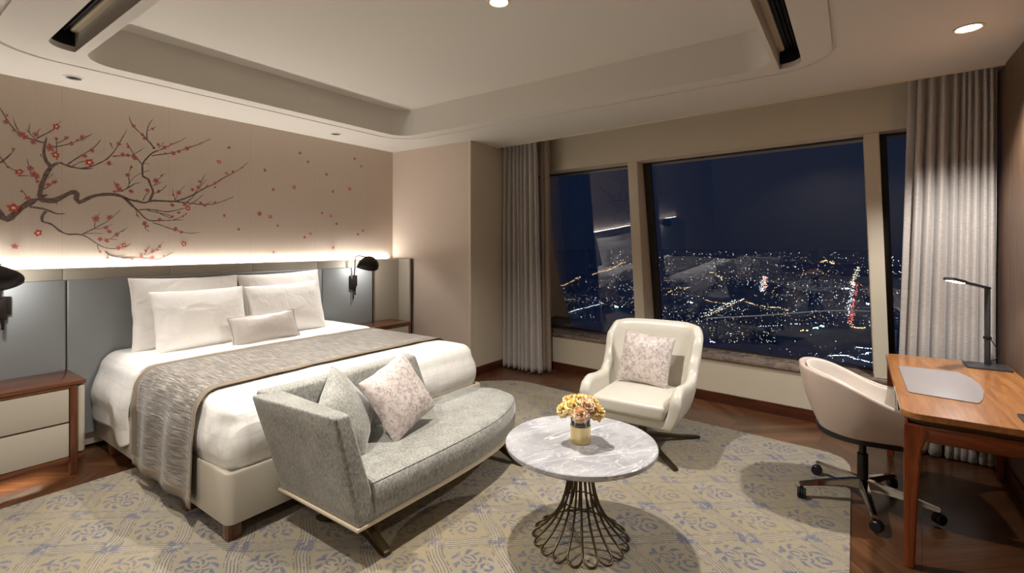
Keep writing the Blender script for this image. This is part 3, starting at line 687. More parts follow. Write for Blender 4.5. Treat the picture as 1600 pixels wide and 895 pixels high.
# mural painted on the wallpaper
bm = bmesh.new()
yw = YB - .0015
def ribbon(bm, pts, w0, w1, y):
    P = [Vector((a, 0, b)) for a, b in pts]; D = []
    for a, b in zip(P, P[1:]):
        L = (b - a).length; k = max(2, int(L / 0.025))
        D += [a.lerp(b, i / k) for i in range(k)]
    D.append(P[-1]); n = len(D)
    for _ in range(1):
        D = [D[0]] + [(D[i - 1] + D[i] * 2 + D[i + 1]) / 4 for i in range(1, n - 1)] + [D[-1]]
    L, Rr = [], []
    for i, p in enumerate(D):
        t = (D[min(i + 1, n - 1)] - D[max(i - 1, 0)]).normalized(); s = Vector((-t.z, 0, t.x))
        wd = (w0 + (w1 - w0) * i / (n - 1)) / 2000 * (1 + .42 * sn((p.x, 3, p.z), 34) + .30 * sn((p.x, 9, p.z), 85))
        if i == n - 1: wd *= .35
        L.append(bm.verts.new((p.x + s.x * wd, y, p.z + s.z * wd))); Rr.append(bm.verts.new((p.x - s.x * wd, y, p.z - s.z * wd)))
    for i in range(n - 1): bm.faces.new((L[i], Rr[i], Rr[i + 1], L[i + 1]))
for k, (pts, w0, w1) in enumerate(BRANCHES): ribbon(bm, pts, max(w0, 5.0), max(w1, 4.0), yw - .0001 * (k % 5))
struct('painted_branches', bm, MT['bark'], wall_back, smooth=0)
bmp, bmr, bmh, bmd = bmesh.new(), bmesh.new(), bmesh.new(), bmesh.new()
def fan(bm, cx, cz, r, y, ph, lob, n=40, sq=1.0, rot=0.0):
    c = bm.verts.new((cx, y, cz)); ring = []
    for k in range(n):
        a = k * 2 * math.pi / n; rr = r * (1 - lob + lob * abs(math.cos(2.5 * (a + ph)))) if lob else r
        u, v = rr * math.cos(a), rr * math.sin(a) * sq
        ring.append(bm.verts.new((cx + u * math.cos(rot) - v * math.sin(rot), y, cz + u * math.sin(rot) + v * math.cos(rot))))
    for k in range(n): bm.faces.new((c, ring[k], ring[(k + 1) % n]))
for k, (fx, fz, fr, br) in enumerate(FLOWERS):
    r = max(fr, 7) / 1000.0 * rnd.uniform(.9, 1.05); ph = rnd.uniform(0, 6); sq = rnd.uniform(.72, 1.0); rt = rnd.uniform(0, 3)
    yy = yw - .0008 - .00012 * (k % 4)
    fan(bmr if br else bmp, fx, fz, r, yy, ph, .42, 40, sq, rt)
    if br:
        fan(bmd, fx, fz, r * .62, yy - .0006, ph + .6, .35, 40, sq, rt); fan(bmh, fx, fz, r * .40, yy - .0010, ph, .4, 20, sq, rt)
    else:
        fan(bmd, fx, fz, r * .30, yy - .0006, ph, .5, 20, sq, rt)
struct('painted_rose_blossoms', bmp, MT['petal'], wall_back, smooth=0)
struct('painted_red_blossoms', bmr, MT['petal_red'], wall_back, smooth=0)
struct('painted_blossom_hearts', bmh, MT['petal_heart'], wall_back, smooth=0)
struct('painted_blossom_dark_hearts', bmd, MT['petal_dark'], wall_back, smooth=0)  # darker hearts and rings of the blossoms, part of the mural pattern

# ------------------------------------------------------------------ lamps in the ceiling
def downlight(loc, label, power, r=0.055, angle=110, blend=0.5, col=WARM, rad=0.045):
    t = thing('downlight', label, 'ceiling light', loc, 'recessed ceiling downlights')
    x, y, z = loc
    bm = bmesh.new(); lathe(bm, [(r + .016, 0.0), (r + .016, -.005), (r + .004, -.007), (r, -.004), (r - .004, .004), (r - .004, .0), (r + .016, 0.0)], 40, loc); obj('trim_ring', bm, MT['bronze_trim'], t)
    bm = bmesh.new(); lathe(bm, [(0, -.0025), (r - .003, -.0025), (r - .003, -.001), (0, -.001)], 36, loc); obj('lens', bm, MT['lamp_on'], t)
    l = bpy.data.lights.new('downlight_lamp', 'SPOT'); l.energy = power; l.color = col; l.spot_size = R(angle); l.spot_blend = blend; l.shadow_soft_size = rad
    lo = bpy.data.objects.new('downlight_lamp', l); COL.objects.link(lo); lo.parent = t; lo.location = (0, 0, -.02)
    return t
downlight((2.40, 1.80, HT), 'glowing round downlight in the tray ceiling above the coffee table', 320, angle=124, blend=.7)
downlight((3.71, -0.525, HC), 'glowing round downlight in the ceiling above the desk', 230, angle=118, blend=.5, col=NEUT)
downlight((0.72, 2.45, HP), 'round downlight in the ceiling border in front of the bed', 190)
downlight((-1.3, 2.2, HC), 'unseen fill downlight added in the ceiling behind the viewpoint', 75, angle=140)  # added out of view as ambient fill for the room
downlight((-0.9, 0.4, HC), 'second unseen fill downlight added behind the viewpoint, nearer the right wall', 55, angle=140)  # another added fill lamp out of view, softening the shadows
def gimbal(loc, label, target, power, angle=60):
    t = thing('gimbal_spotlight', label, 'ceiling light', loc, 'adjustable spotlights above the bed')
    bm = bmesh.new(); lathe(bm, [(.060, 0), (.060, -.004), (.046, -.006), (.044, -.001), (.06, 0)], 36, loc); obj('trim_ring', bm, MT['paint'], t)
    bm = bmesh.new(); lathe(bm, [(0, -.0008), (.043, -.0008), (.043, -.0004), (0, -.0004)], 30, loc); obj('recess', bm, MT['grey_metal'], t)
    d = (Vector(target) - Vector(loc)).normalized()
    bm = bmesh.new(); c = Vector(loc) + Vector((0, 0, -.003)); tube(bm, [c + Vector((0, 0, .0015)), c + Vector((0, 0, .0005))], .022, 20); obj('lamp_head', bm, MT['black'], t)
    l = bpy.data.lights.new('spot_lamp', 'SPOT'); l.energy = power; l.color = NEUT; l.spot_size = R(angle); l.spot_blend = .7; l.shadow_soft_size = .03
    lo = bpy.data.objects.new('spot_lamp', l); COL.objects.link(lo); lo.parent = t; lo.location = d * .03
    lo.rotation_euler = d.to_track_quat('-Z', 'Y').to_euler()
gimbal((1.03, 4.66, HC), 'small dark spotlight in the ceiling above the left side of the bed', (1.75, 3.55, .7), 150, 62)
gimbal((3.22, 4.66, HC), 'small dark spotlight in the ceiling above the right side of the bed', (2.6, 3.75, .7), 190, 66)

# air vents beside the tray
def vent(name, label, loop, wall_side, louv, wallf, z0=HP):
    def side(bm, za, zb, want):
        n = len(loop); ax = 0 if name == 'left' else 1; m_ = max(p[ax] for p in loop)
        for i in range(n):
            p, q = loop[i], loop[(i + 1) % n]
            if (abs(p[ax] - m_) < 1e-4 and abs(q[ax] - m_) < 1e-4) != want: continue
            bm.faces.new([bm.verts.new(k) for k in ((*p, za), (*q, za), (*q, zb), (*p, zb))])
    xs = [p[0] for p in loop]; ys = [p[1] for p in loop]
    t = thing('air_vent', label, 'air vent', ((min(xs) + max(xs)) / 2, (min(ys) + max(ys)) / 2, z0), 'linear air vents beside the ceiling tray')
    bm = bmesh.new(); side(bm, z0, z0 + .035, False); side(bm, z0, z0 + .135, True); bmesh.ops.remove_doubles(bm, verts=bm.verts, dist=.0003); bmesh.ops.recalc_face_normals(bm, faces=bm.faces); obj('rim', bm, MT['paint'], t)
    bm = bmesh.new(); side(bm, z0 + .035, z0 + .135, False); bmesh.ops.recalc_face_normals(bm, faces=bm.faces); obj('throat', bm, MT['dark_void'], t)
    bm = bmesh.new(); plate(bm, [loop], z0 + .13); obj('slot', bm, MT['dark_void'], t, 0)
    obj('baffle', wallf(), MT['bronze_trim'], t)
    bm = bmesh.new(); louv(bm); obj('louvre', bm, MT['black'], t)
def lbaf():
    bm = bmesh.new(); prism(bm, rrect(.862, .905, .6, 4.0, .03, 6, (0, 0, 1, 1)), HP + .108, HP + .129, .004); return bm
def rbaf():
    bm = bmesh.new(); prism(bm, rrect(1.1, 3.79, .388, .43, .03, 6, (1, 0, 0, 1)), HP + .108, HP + .129, .004); return bm
vent('left', 'long black linear vent left of the ceiling tray', VL, 0, lambda bm: [rbox(bm, .765 + k * .022, .769 + k * .022, .65, 3.98, HP + .10, HP + .128, 0) for k in range(4)], lbaf)
vent('right', 'long black linear vent on the window side of the ceiling tray', VR, 0, lambda bm: [rbox(bm, 1.15, 3.78, .295 + k * .022, .299 + k * .022, HP + .10, HP + .128, 0) for k in range(4)], rbaf)

# ------------------------------------------------------------------ headboard
hb = thing('headboard', 'wide beige leather headboard panel with blue grey pads and a glowing top edge', 'headboard', (2.2, 4.86, 0))
XL, XE = -0.6, 4.272
def panelstrip(x0, x1):
    return box(x0, x1, 4.80, 4.95, 0.02, 1.375, .005)
xs = [XL, -0.32, 0.34, 1.0, 1.69, 2.39, 3.09, XE - .03]
for a, b in zip(xs, xs[1:]): obj('back_panel', panelstrip(a + .001, b - .001), MT['beige_leather'], hb)
obj('wing_panel', box(XE - .03, XE, 4.60, 4.93, 0.02, 1.375, .004), MT['beige_leather'], hb)
obj('wing_edge', box(XE + .001, XE + .014, 4.592, 4.95, 0.0, 1.378, .003), MT['black_metal'], hb)
for a, b in ((XL, -0.32), (-0.32, 1.01), (1.01, 3.11), (3.11, 3.79)):
    obj('pad', box(a + .003, b - .003, 4.745, 4.80, 0.12, 1.292, .012, 3), MT['pad'], hb)
obj('pad_edge', box(3.787, 3.797, 4.742, 4.80, 0.1, 1.294, .002), MT['bronze'], hb)
obj('light_channel', box(XL, XE - .03, 4.952, 4.975, 1.30, 1.335, 0), MT['white_in'], hb)
obj('led_strip', box(XL, XE - .04, 4.956, 4.970, 1.336, 1.341, 0), MT['led'], hb)
l = bpy.data.lights.new('led_strip_lamp', 'AREA'); l.shape = 'RECTANGLE'; l.size = XE - .06 - XL; l.size_y = .018; l.energy = 31; l.color = (1, .955, .89)
lo = bpy.data.objects.new('led_strip_lamp', l); COL.objects.link(lo); lo.parent = hb
lo.location = Vector(((XL + XE - .05) / 2, 4.966, 1.373)) - ORG[hb.name]; lo.rotation_euler = (R(180), 0, 0)

# wall sconces
def sconce(px, sgn, label):
    """sgn = +1: the pointed lip of the shade looks towards +X"""
    py = 4.745
    t = thing('bedside_sconce', label, 'wall lamp', (px, py, 1.1), 'black wall sconces above the nightstands')
    obj('backplate', box(px - .045, px + .035, py - .022, py, 1.04, 1.20, .004), MT['black_metal'], t)
    obj('backplate_step', box(px + .005, px + .055, py - .016, py, 1.075, 1.198, .003), MT['black_metal'], t)
    bm = bmesh.new(); tube(bm, [(px - .01, py - .03, 1.05), (px - .01, py - .03, .93)], .006, 8); tube(bm, [(px + .012, py - .03, 1.05), (px + .012, py - .03, .975)], .009, 10); obj('pull_rod', bm, MT['black_metal'], t)
    bm = bmesh.new(); lathe(bm, [(0, 0), (.006, 0), (.006, .006), (0, .006)], 12); bmesh.ops.rotate(bm, verts=bm.verts, cent=(0, 0, 0), matrix=Matrix.Rotation(R(90), 3, 'X')); bmesh.ops.translate(bm, verts=bm.verts, vec=(px - .005, py - .021, 1.13)); obj('switch', bm, MT['chrome'], t)
    s = Vector((px - sgn * .06 + .0, 4.52, 1.352))
    bm = bmesh.new()
    tube(bm, [(px, py - .03, 1.19), (px, py - .045, 1.30), (px, py - .05, 1.395), (px - sgn * .004, py - .058, 1.418), (px - sgn * .015, py - .08, 1.427), (s.x + sgn * .04, s.y + .05, s.z + .07), (s.x, s.y - .02, s.z + .05)], .0065, 10); obj('arm', bm, MT['black_metal'], t)
    # eye-shaped shade: a dome whose rim is drawn out to a point
    tilt = Matrix.Rotation(R(34), 3, 'X') @ Matrix.Rotation(sgn * R(6), 3, 'Y')
    def sh(u, v, k=1.0):
        a = u * 2 * math.pi; ph = v * math.pi / 2; r = math.sin(ph) ** .9 * k; h = .105 * math.cos(ph) ** .85 * k
        p = Vector((r * (.135 * math.cos(a) + .018) * sgn, r * .128 * math.sin(a) * abs(math.sin(a / 2)) ** .7, h - .045)); return s + tilt @ p
    bm = grid_bm(lambda u, v: sh(u, v), 48, 14, closed_u=True); bmesh.ops.remove_doubles(bm, verts=bm.verts, dist=.0004)
    obj('shade', bm, MT['black_metal'], t, 60, mods=[('SOLIDIFY', dict(thickness=.003, offset=-1))])
    bm = bmesh.new(); bmesh.ops.create_uvsphere(bm, u_segments=16, v_segments=10, radius=.026); bmesh.ops.translate(bm, verts=bm.verts, vec=s + tilt @ Vector((sgn * .07, 0, -.022))); obj('bulb', bm, MT['bulb'], t)
    l = bpy.data.lights.new('sconce_light', 'POINT'); l.energy = 7.0; l.color = NEUT; l.shadow_soft_size = .025
    lo = bpy.data.objects.new('sconce_light', l); COL.objects.link(lo); lo.parent = t; lo.location = s + tilt @ Vector((sgn * .01, 0, -.045)) - ORG[t.name]
sconce(0.665, 1, 'black eye-shaped wall lamp above the left nightstand')
sconce(3.50, -1, 'black eye-shaped wall lamp above the right nightstand')

# nightstands
def nightstand(x0, x1, y0, side, label):
    """side=+1: the rounded leather end is at x1"""
    t = thing('nightstand', label, 'nightstand', ((x0 + x1) / 2, (y0 + 4.74) / 2, 0), 'walnut nightstands beside the bed')
    y1 = 4.738; m = lambda a: a if side > 0 else x0 + x1 - a
    def bx(a, b, *r, **k):
        a, b = sorted((m(a), m(b))); return box(a, b, *r, **k)
    xe = x1
    obj('top', bx(x0, xe, y0 - .005, y1, .604, .632, bev=.006), MT['walnut'], t)
    obj('body', bx(x0 + .012, xe - .06, y0 + .022, y1, .135, .602, bev=.003), MT['walnut'], t)
    d1 = obj('drawer', bx(x0 + .006, xe - .090, y0 + .004, y0 + .03, .362, .582, bev=.004), MT['beige_leather'], t)
    d2 = obj('drawer', bx(x0 + .006, xe - .090, y0 + .004, y0 + .03, .128, .352, bev=.004), MT['beige_leather'], t)
    for d, z in ((d1, .362), (d2, .352)):
        obj('finger_pull', bx(x0 + .01, xe - .095, y0 + .006, y0 + .028, z - .008, z - .001, bev=.001), MT['bronze'], d)
    obj('rail', bx(x0 + .006, xe - .086, y0 + .004, y0 + .04, .084, .124, bev=.004), MT['walnut'], t)
    obj('top_rail', bx(x0 + .006, xe - .086, y0 + .002, y0 + .03, .585, .603, bev=.002), MT['walnut'], t)
    obj('end_panel', bx(xe - .046, xe - .004, y0 + .006, y1 - .02, .135, .598, bev=.018, seg=4), MT['beige_leather'], t)
    for yy in (y0, y1 - .05):
        bm = bmesh.new(); a, b = sorted((m(xe - .085), m(xe - .044)))
        rbox(bm, a, b, yy + .001, yy + .045, 0.0, .603, .004)
        a, b = sorted((m(xe - .05), m(xe - .006))); rbox(bm, a, b, yy + .001, yy + .045, .095, .13, .008)
        obj('leg', bm, MT['walnut_v'], t)
        a, b = sorted((m(x0 + .0), m(x0 + .04))); obj('leg', box(a, b, yy + .001, yy + .045, 0, .603, .004), MT['walnut_v'], t)
    l = bpy.data.lights.new('night_light', 'AREA'); l.shape = 'RECTANGLE'; l.size = .3; l.size_y = .05; l.energy = 2.0; l.color = (1, .84, .64)
    lo = bpy.data.objects.new('night_light', l); COL.objects.link(lo); lo.parent = t; lo.location = (-.06, -.12, .125)
nightstand(0.42, 1.02, 4.31, 1, 'walnut nightstand with two beige drawers left of the bed')
nightstand(3.46, 4.06, 4.37, -1, 'walnut nightstand between the bed and the side wall')
# ------------------------------------------------------------------ rug
bm = bmesh.new()
far = [(4.29 + .085 * y, y) for y in (0.35, .8, 1.4, 2.0, 2.6, 2.95)]
poly = [(-1.2, 0.018), (4.02, 0.018), (4.16, .03), (4.25, .075), (4.305, .17)] + far + [(4.545, 3.06), (4.49, 3.20), (4.36, 3.36), (4.1, 3.62), (3.6, 4.07), (-1.2, 4.07)]
prism(bm, poly, 0.0005, 0.010, .003)
tag(obj('rug', bm, MT['rug'], smooth=30), 'large tan and grey blue patterned rug under the bed, sofa and coffee table', 'rug')

# ------------------------------------------------------------------ bed
BX0, BX1, BY0, BY1 = 1.178, 3.262, 2.625, 4.735
bed = thing('bed', 'king size bed with a beige leather base on dark wooden feet', 'bed', ((BX0 + BX1) / 2, (BY0 + BY1) / 2, 0))
loopo = rrect(BX0, BX1, BY0, BY1, .045, 8, (1, 0, 0, 1)); loopi = rrect(BX0 + .035, BX1 - .035, BY0 + .035, BY1 - .01, .02, 8, (1, 0, 0, 1))
bm = bmesh.new()
band(bm, loopo, .10, loopo, .352); band(bm, rrect(BX0 + .006, BX1 - .006, BY0 + .006, BY1 - .002, .04, 8, (1, 0, 0, 1)), .362, loopi, .362); band(bm, loopo, .352, rrect(BX0 + .006, BX1 - .006, BY0 + .006, BY1 - .002, .04, 8, (1, 0, 0, 1)), .362)
band(bm, loopi, .362, loopi, .25); plate(bm, [loopi], .25); plate(bm, [loopo], .10)
bmesh.ops.remove_doubles(bm, verts=bm.verts, dist=.0003); bmesh.ops.recalc_face_normals(bm, faces=bm.faces)
obj('base', bm, MT['beige_leather'], bed)
for x in (BX0 + .012, BX1 - .082, ):
    for y in (BY0 + .02, BY0 + .52, BY1 - .3): obj('leg', box(x, x + .07, y, y + .07, .0095, .101, .004), MT['walnut_v'], bed)
obj('mattress', box(BX0 + .06, BX1 - .06, BY0 + .07, BY1 - .02, .255, .60, .06, 5), MT['pillow'], bed)

TOP = 0.695
def drape(a, b, over, cx0, cx1, cy0, cy1, rad=.10, bul=.03, top=TOP, zmin=.30):
    """sheet point (a,b) -> world: flat over the core rectangle, rounding down beyond it"""
    px = min(max(a, cx0), cx1); py = min(max(b, cy0), cy1); dx, dy = a - px, b - py
    d = max(abs(dx), abs(dy))
    if d < 1e-6: return Vector((px, py, top))
    L = math.hypot(dx, dy); ux, uy = dx / L, dy / L
    q = rad * math.pi / 2
    if d < q: h = rad * math.sin(d / rad); z = top - rad * (1 - math.cos(d / rad))
    else:
        e = d - q; z = top - rad - e; h = rad + bul * math.sin(min(1.0, e / .26) * math.pi) * 1.0
    return Vector((px + ux * h, py + uy * h, z))
CX0, CX1, CY0 = BX0 + .135, BX1 - .125, BY0 + .145
def wrinkle(p, amt=1.0):
    side = max(0, min(1, (TOP - .02 - p.z) / .15))
    k = .006 * sn((p.x, p.y, p.z), 3.2) + .003 * sn((p.x, p.y, p.z), 9) + side * (.012 * sn((p.x * 1.2, p.y * 1.2, p.z * .35), 6.5) + .004 * sn(p, 16))
    return k * amt
OV = .435; YH = 4.42
def duv(u, v):
    a = (CX0 - OV) + u * (CX1 - CX0 + 2 * OV); b = (CY0 - OV) + v * (YH - CY0 + OV)
    p = drape(a, b, OV, CX0, CX1, CY0, 9.0)
    k = wrinkle(p); c = Vector(((CX0 + CX1) / 2, max(p.y, CY0 + .2), .4)); n = (p - c); n.z *= 1.2
    n.normalize()
    if p.z > TOP - .01: n = Vector((0, 0, 1))
    # slack folds at the foot corners
    edge = min(abs(a - CX0), abs(a - CX1)) if p.y < CY0 - .02 else 1
    if p.z < TOP - .08: k += .010 * math.sin(p.y * 21 + p.z * 6) * max(0, 1 - abs(p.y - CY0) / .5) * (1 if abs(p.x - 2.2) > .9 else .4)
    # slight crown of the quilt
    crown = .018 * (1 - ((a - 2.2) / 1.2) ** 2) if abs(a - 2.2) < 1.2 else 0
    p = p + n * k; p.z += crown
    # at the head end the quilt hangs over the side of the base in a soft tail
    if p.y > 3.95 and p.x < 1.6:
        q_ = max(0, min(1, (.56 - p.z) / .22)) * min(1, (p.y - 3.95) / .25); p.z -= .06 * q_; p.x -= .02 * q_
    return p
duvet = obj('duvet', grid_bm(duv, 110, 100, lambda u, v: (u * 2.9, v * 2.2)), MT['linen'], None, 60, mods=[('SUBSURF', dict(levels=1, render_levels=1)), ('SOLIDIFY', dict(thickness=.006, offset=-1))])
tag(duvet, 'white satin stripe duvet tucked into the bed base', 'duvet')
def fold(u, v):
    a = (CX0 - OV - .10) + u * (CX1 - CX0 + 2 * OV + .20)
    b = 4.02 + v * .70
    p = drape(a, b, OV, CX0, CX1, CY0, 9.0, .105, .03, TOP + .014)
    p.z += .016 * (1 - ((a - 2.2) / 1.2) ** 2) if abs(a - 2.2) < 1.2 else 0
    ed = min(v, .06) / .06
    o = .004 + .022 * math.sqrt(max(0, min(1, v / .05)))
    n = Vector((0, 0, 1)) if p.z > TOP - .02 else Vector((-1 if a < 2.2 else 1, 0, .1)).normalized()
    p = p + n * (o - .012 + .008 * sn((p.x, p.y, p.z), 5) + .003 * sn((p.x, p.y, p.z), 14))
    p.y += .02 * sn((a, 2, 0), 3)
    q_ = max(0, min(1, (.60 - p.z) / .28)); q_ = q_ * q_ * (3 - 2 * q_)
    p.x += (-.035 if p.x < 1.6 else .02) * q_
    if p.x < 1.6: p.z -= q_ * .07 * math.exp(-((v - .12) / .16) ** 2); p.x -= q_ * .012 * math.sin(v * 9)
    return p
sheet = obj('sheet_fold', grid_bm(fold, 100, 24, lambda u, v: (u * 2.9, v * .7)), MT['linen'], None, 60, mods=[('SUBSURF', dict(levels=1, render_levels=1)), ('SOLIDIFY', dict(thickness=.006, offset=-1))])
tag(sheet, 'white turned-down sheet across the duvet below the pillows', 'sheet')
# runner across the bed, its ends hanging over the sides
RO = 0.66
run = thing('bed_runner', 'pleated taupe silk bed runner laid across the white duvet', 'bed runner', (2.2, 3.5, TOP))
def runf(y0, y1, lift, hang=RO):
    def f(u, v):
        a = (CX0 - hang) + u * (CX1 - CX0 + 2 * hang); b = y0 + v * (y1 - y0)
        p = drape(a, b, OV, CX0, CX1, CY0, 9.0, .12, .0, TOP + .012)
        s = max(0, min(1, (TOP - p.z) / .2))
        out = Vector((-1 if a < 2.2 else 1, 0, 0))
        p.z += (.020 * (1 - ((a - 2.2) / 1.2) ** 2) if abs(a - 2.2) < 1.2 else 0)
        p += out * (s * .045) + (Vector((0, 0, 1)) * (1 - s) + out * s) * (lift + .004 * sn((p.x, p.y, p.z), 6))
        p.y += .012 * sn((a, 1, 0), 2.2) - (.10 * s if a < 2.2 else 0)
        if s > 0: p.x += (.012 * math.sin(b * 18 + p.z * 3)) * s * (1 if a < 2.2 else -1)
        return p
    return f
uvr = lambda u, v: (u * 3.2, v * .9)
obj('woven_field', grid_bm(runf(3.085, 3.905, .006), 110, 30, uvr), MT['runner'], run, 60, mods=[('SOLIDIFY', dict(thickness=.004, offset=-1))])
for y0, y1 in ((3.03, 3.09), (3.90, 3.96)): obj('satin_border', grid_bm(runf(y0, y1, .008), 110, 3, uvr), MT['runner_edge'], run, 60, mods=[('SOLIDIFY', dict(thickness=.004, offset=-1))])
def endb(u, v):
    f = runf(3.03, 3.96, .010); L = CX1 - CX0 + 2 * RO; return f(u * .06 / L, v)
obj('satin_border', grid_bm(endb, 3, 30), MT['runner_edge'], run, 60, mods=[('SOLIDIFY', dict(thickness=.004, offset=-1))])
obj('satin_border', grid_bm(lambda u, v: runf(3.03, 3.96, .010)(1 - u * .06 / (CX1 - CX0 + 2 * RO), v), 3, 30), MT['runner_edge'], run, 60, mods=[('SOLIDIFY', dict(thickness=.004, offset=-1))])

# ------------------------------------------------------------------ pillows and cushions
def pillow_bm(w, h, t, seed=0, pinch=.05, wr=1.0, n=34):
    bm = bmesh.new(); g = {}
    for side in (1, -1):
        for i in range(n + 1):
            for j in range(n + 1):
                s, q = -1 + 2 * i / n, -1 + 2 * j / n
                if side < 0 and (i in (0, n) or j in (0, n)): g[side, i, j] = g[1, i, j]; continue
                k = max(0, (1 - abs(s) ** 2.6)) ** .55 * max(0, (1 - abs(q) ** 2.6)) ** .55
                x = w / 2 * s * (1 - pinch * (1 - q * q)); y = h / 2 * q * (1 - pinch * (1 - s * s))
                z = side * t / 2 * k
                ed = 1 - k
                x += .004 * wr * sn((x, y, seed), 14); y += .004 * wr * sn((x, y, seed + 9), 14)
                z += (.010 * sn((x, y, side * 3 + seed), 5) + .006 * ed * sn((x, y, seed + side), 17)) * wr * (k ** .3)
                g[side, i, j] = bm.verts.new((x, y, z))
        for i in range(n):
            for j in range(n):
                f = [g[side, i, j], g[side, i + 1, j], g[side, i + 1, j + 1], g[side, i, j + 1]]
                if side < 0: f.reverse()
                bm.faces.new(f)
    return bm
def cushion(name, label, cat, bottom, w, h, t, face, tilt, mat, seed, group=None, roll=0.0, pinch=.05, piping=None, sag=0.0, wr=1.0):
    """bottom: middle of the lower edge; face: horizontal heading (deg) the front looks to; tilt: lean back (deg)"""
    bm = pillow_bm(w, h, t, seed, pinch, wr)
    M4 = Matrix.Translation(Vector(bottom)) @ Matrix.Rotation(R(face - 270), 4, 'Z') @ Matrix.Rotation(R(90 - tilt), 4, 'X') @ Matrix.Translation((0, h / 2, 0)) @ Matrix.Rotation(R(roll), 4, 'Z')
    if sag:
        for v in bm.verts: v.co.z += sag * (v.co.x / (w / 2)) ** 2
    bmesh.ops.transform(bm, matrix=M4, verts=bm.verts)
    mods = [('SUBSURF', dict(levels=1, render_levels=1))]
    if piping is None:
        o = obj(name, bm, mat, None, 80, mods=mods); return tag(o, label, cat, group)
    t_ = thing(name, label, cat, bottom, group)
    obj('cover', bm, mat, t_, 80, mods=mods)
    n = 40; path = []
    for k in range(4 * n):
        e, f = divmod(k, n); s = -1 + 2 * f / n
        s, q = ((s, -1), (1, s), (-s, 1), (-1, -s))[e]
        x = w / 2 * s * (1 - pinch * (1 - q * q)); y = h / 2 * q * (1 - pinch * (1 - s * s))
        path.append(M4 @ Vector((x, y, 0)))
    bm = bmesh.new(); tube(bm, path, .005, 6, True); obj('piping', bm, piping, t_, 80)
    return t_
PG = 'white pillows against the headboard'
cushion('pillow', 'large white pillow leaning on the headboard, back left', 'pillow', (1.745, 4.50, .705), .84, .60, .17, 270, 12, MT['pillow'], 1, PG, -1)
cushion('pillow', 'large white pillow leaning on the headboard, back right', 'pillow', (2.575, 4.50, .705), .84, .60, .17, 270, 12, MT['pillow'], 2, PG, 1.5)
cushion('pillow', 'white pillow standing in front of the back left pillow', 'pillow', (1.77, 4.30, .715), .72, .50, .17, 270, 17, MT['pillow'], 3, PG, 0)
cushion('pillow', 'white pillow standing in front of the back right pillow', 'pillow', (2.50, 4.31, .715), .74, .50, .17, 270, 17, MT['pillow'], 4, PG, 1.5)
cushion('lumbar_cushion', 'small silver satin lumbar cushion in front of the white pillows', 'cushion', (2.17, 4.10, .725), .58, .25, .13, 270, 22, MT['satin'], 5, None, 2, .04, MT['satin'])

# ------------------------------------------------------------------ sofa at the foot of the bed
sofa = thing('sofa', 'grey chenille daybed sofa with one arm at the foot of the bed', 'sofa', (2.1, 2.2, 0))
SY0, SY1, SX0 = 1.90, 2.585, 1.43
def seat_loop(ins=0.0, y1=SY1):
    f = [(SX0 + ins, SY0 + ins), (2.05, SY0 - .012 + ins), (2.45, SY0 + .005 + ins), (2.70, SY0 + .055 + ins), (2.91, SY0 + .14 + ins * .8), (3.035 - ins * .5, SY0 + .24), (3.095 - ins, SY0 + .36), (3.11 - ins, SY0 + .47), (3.08 - ins, SY0 + .56), (3.02 - ins, y1 - .03), (2.92, y1 - ins), (SX0 + ins, y1 - ins)]
    return f
def smooth_loop(pts, keep, n=6):
    out = []; N = len(pts)
    for i in range(N):
        p0, p1, p2, p3 = (Vector(pts[(i + k) % N]) for k in (-1, 0, 1, 2))
        if i in keep or (i + 1) % N in keep:
            if i in keep: p0 = p1
            if (i + 1) % N in keep: p3 = p2
        for k in range(n):
            t = k / n
            out.append(tuple(.5 * ((2 * p1) + (p2 - p0) * t + (2 * p0 - 5 * p1 + 4 * p2 - p3) * t * t + (3 * p1 - p0 - 3 * p2 + p3) * t ** 3)))
    return out
bm = bmesh.new(); prism(bm, smooth_loop(seat_loop(-.004), {0, 11, 10}), .198, .216, .005); obj('frame', bm, MT['bronze_trim'], sofa)
# seat: stacked loops with a soft edge
def stack(bm, loops):
    Rr = [[bm.verts.new((x, y, z)) for x, y in L] for L, z in loops]; n = len(Rr[0])
    for A, B in zip(Rr, Rr[1:]):
        for i in range(n): bm.faces.new((A[i], A[(i + 1) % n], B[(i + 1) % n], B[i]))
    bm.faces.new(list(reversed(Rr[0])))
    bm.edges.ensure_lookup_table(); bmesh.ops.triangle_fill(bm, use_beauty=True, edges=[bm.edges.get((Rr[-1][i], Rr[-1][(i + 1) % n])) for i in range(n)])
    bmesh.ops.recalc_face_normals(bm, faces=bm.faces)
def sl(ins): return [(max(x, SX0 + .10), y) for x, y in smooth_loop(seat_loop(ins), {0, 11, 10})]
bm = bmesh.new(); stack(bm, [(sl(.012), .218), (sl(.004), .235), (sl(-.008), .29), (sl(-.008), .345), (sl(.004), .378), (sl(.022), .396), (sl(.05), .402)])
seat = obj('seat', bm, MT['chenille'], sofa, 50)
top = sl(.016)
bm = bmesh.new(); tube(bm, [(x, y, .3915) for x, y in top], .0035, 6, True); obj('seat_seam', bm, MT['chenille'], seat)
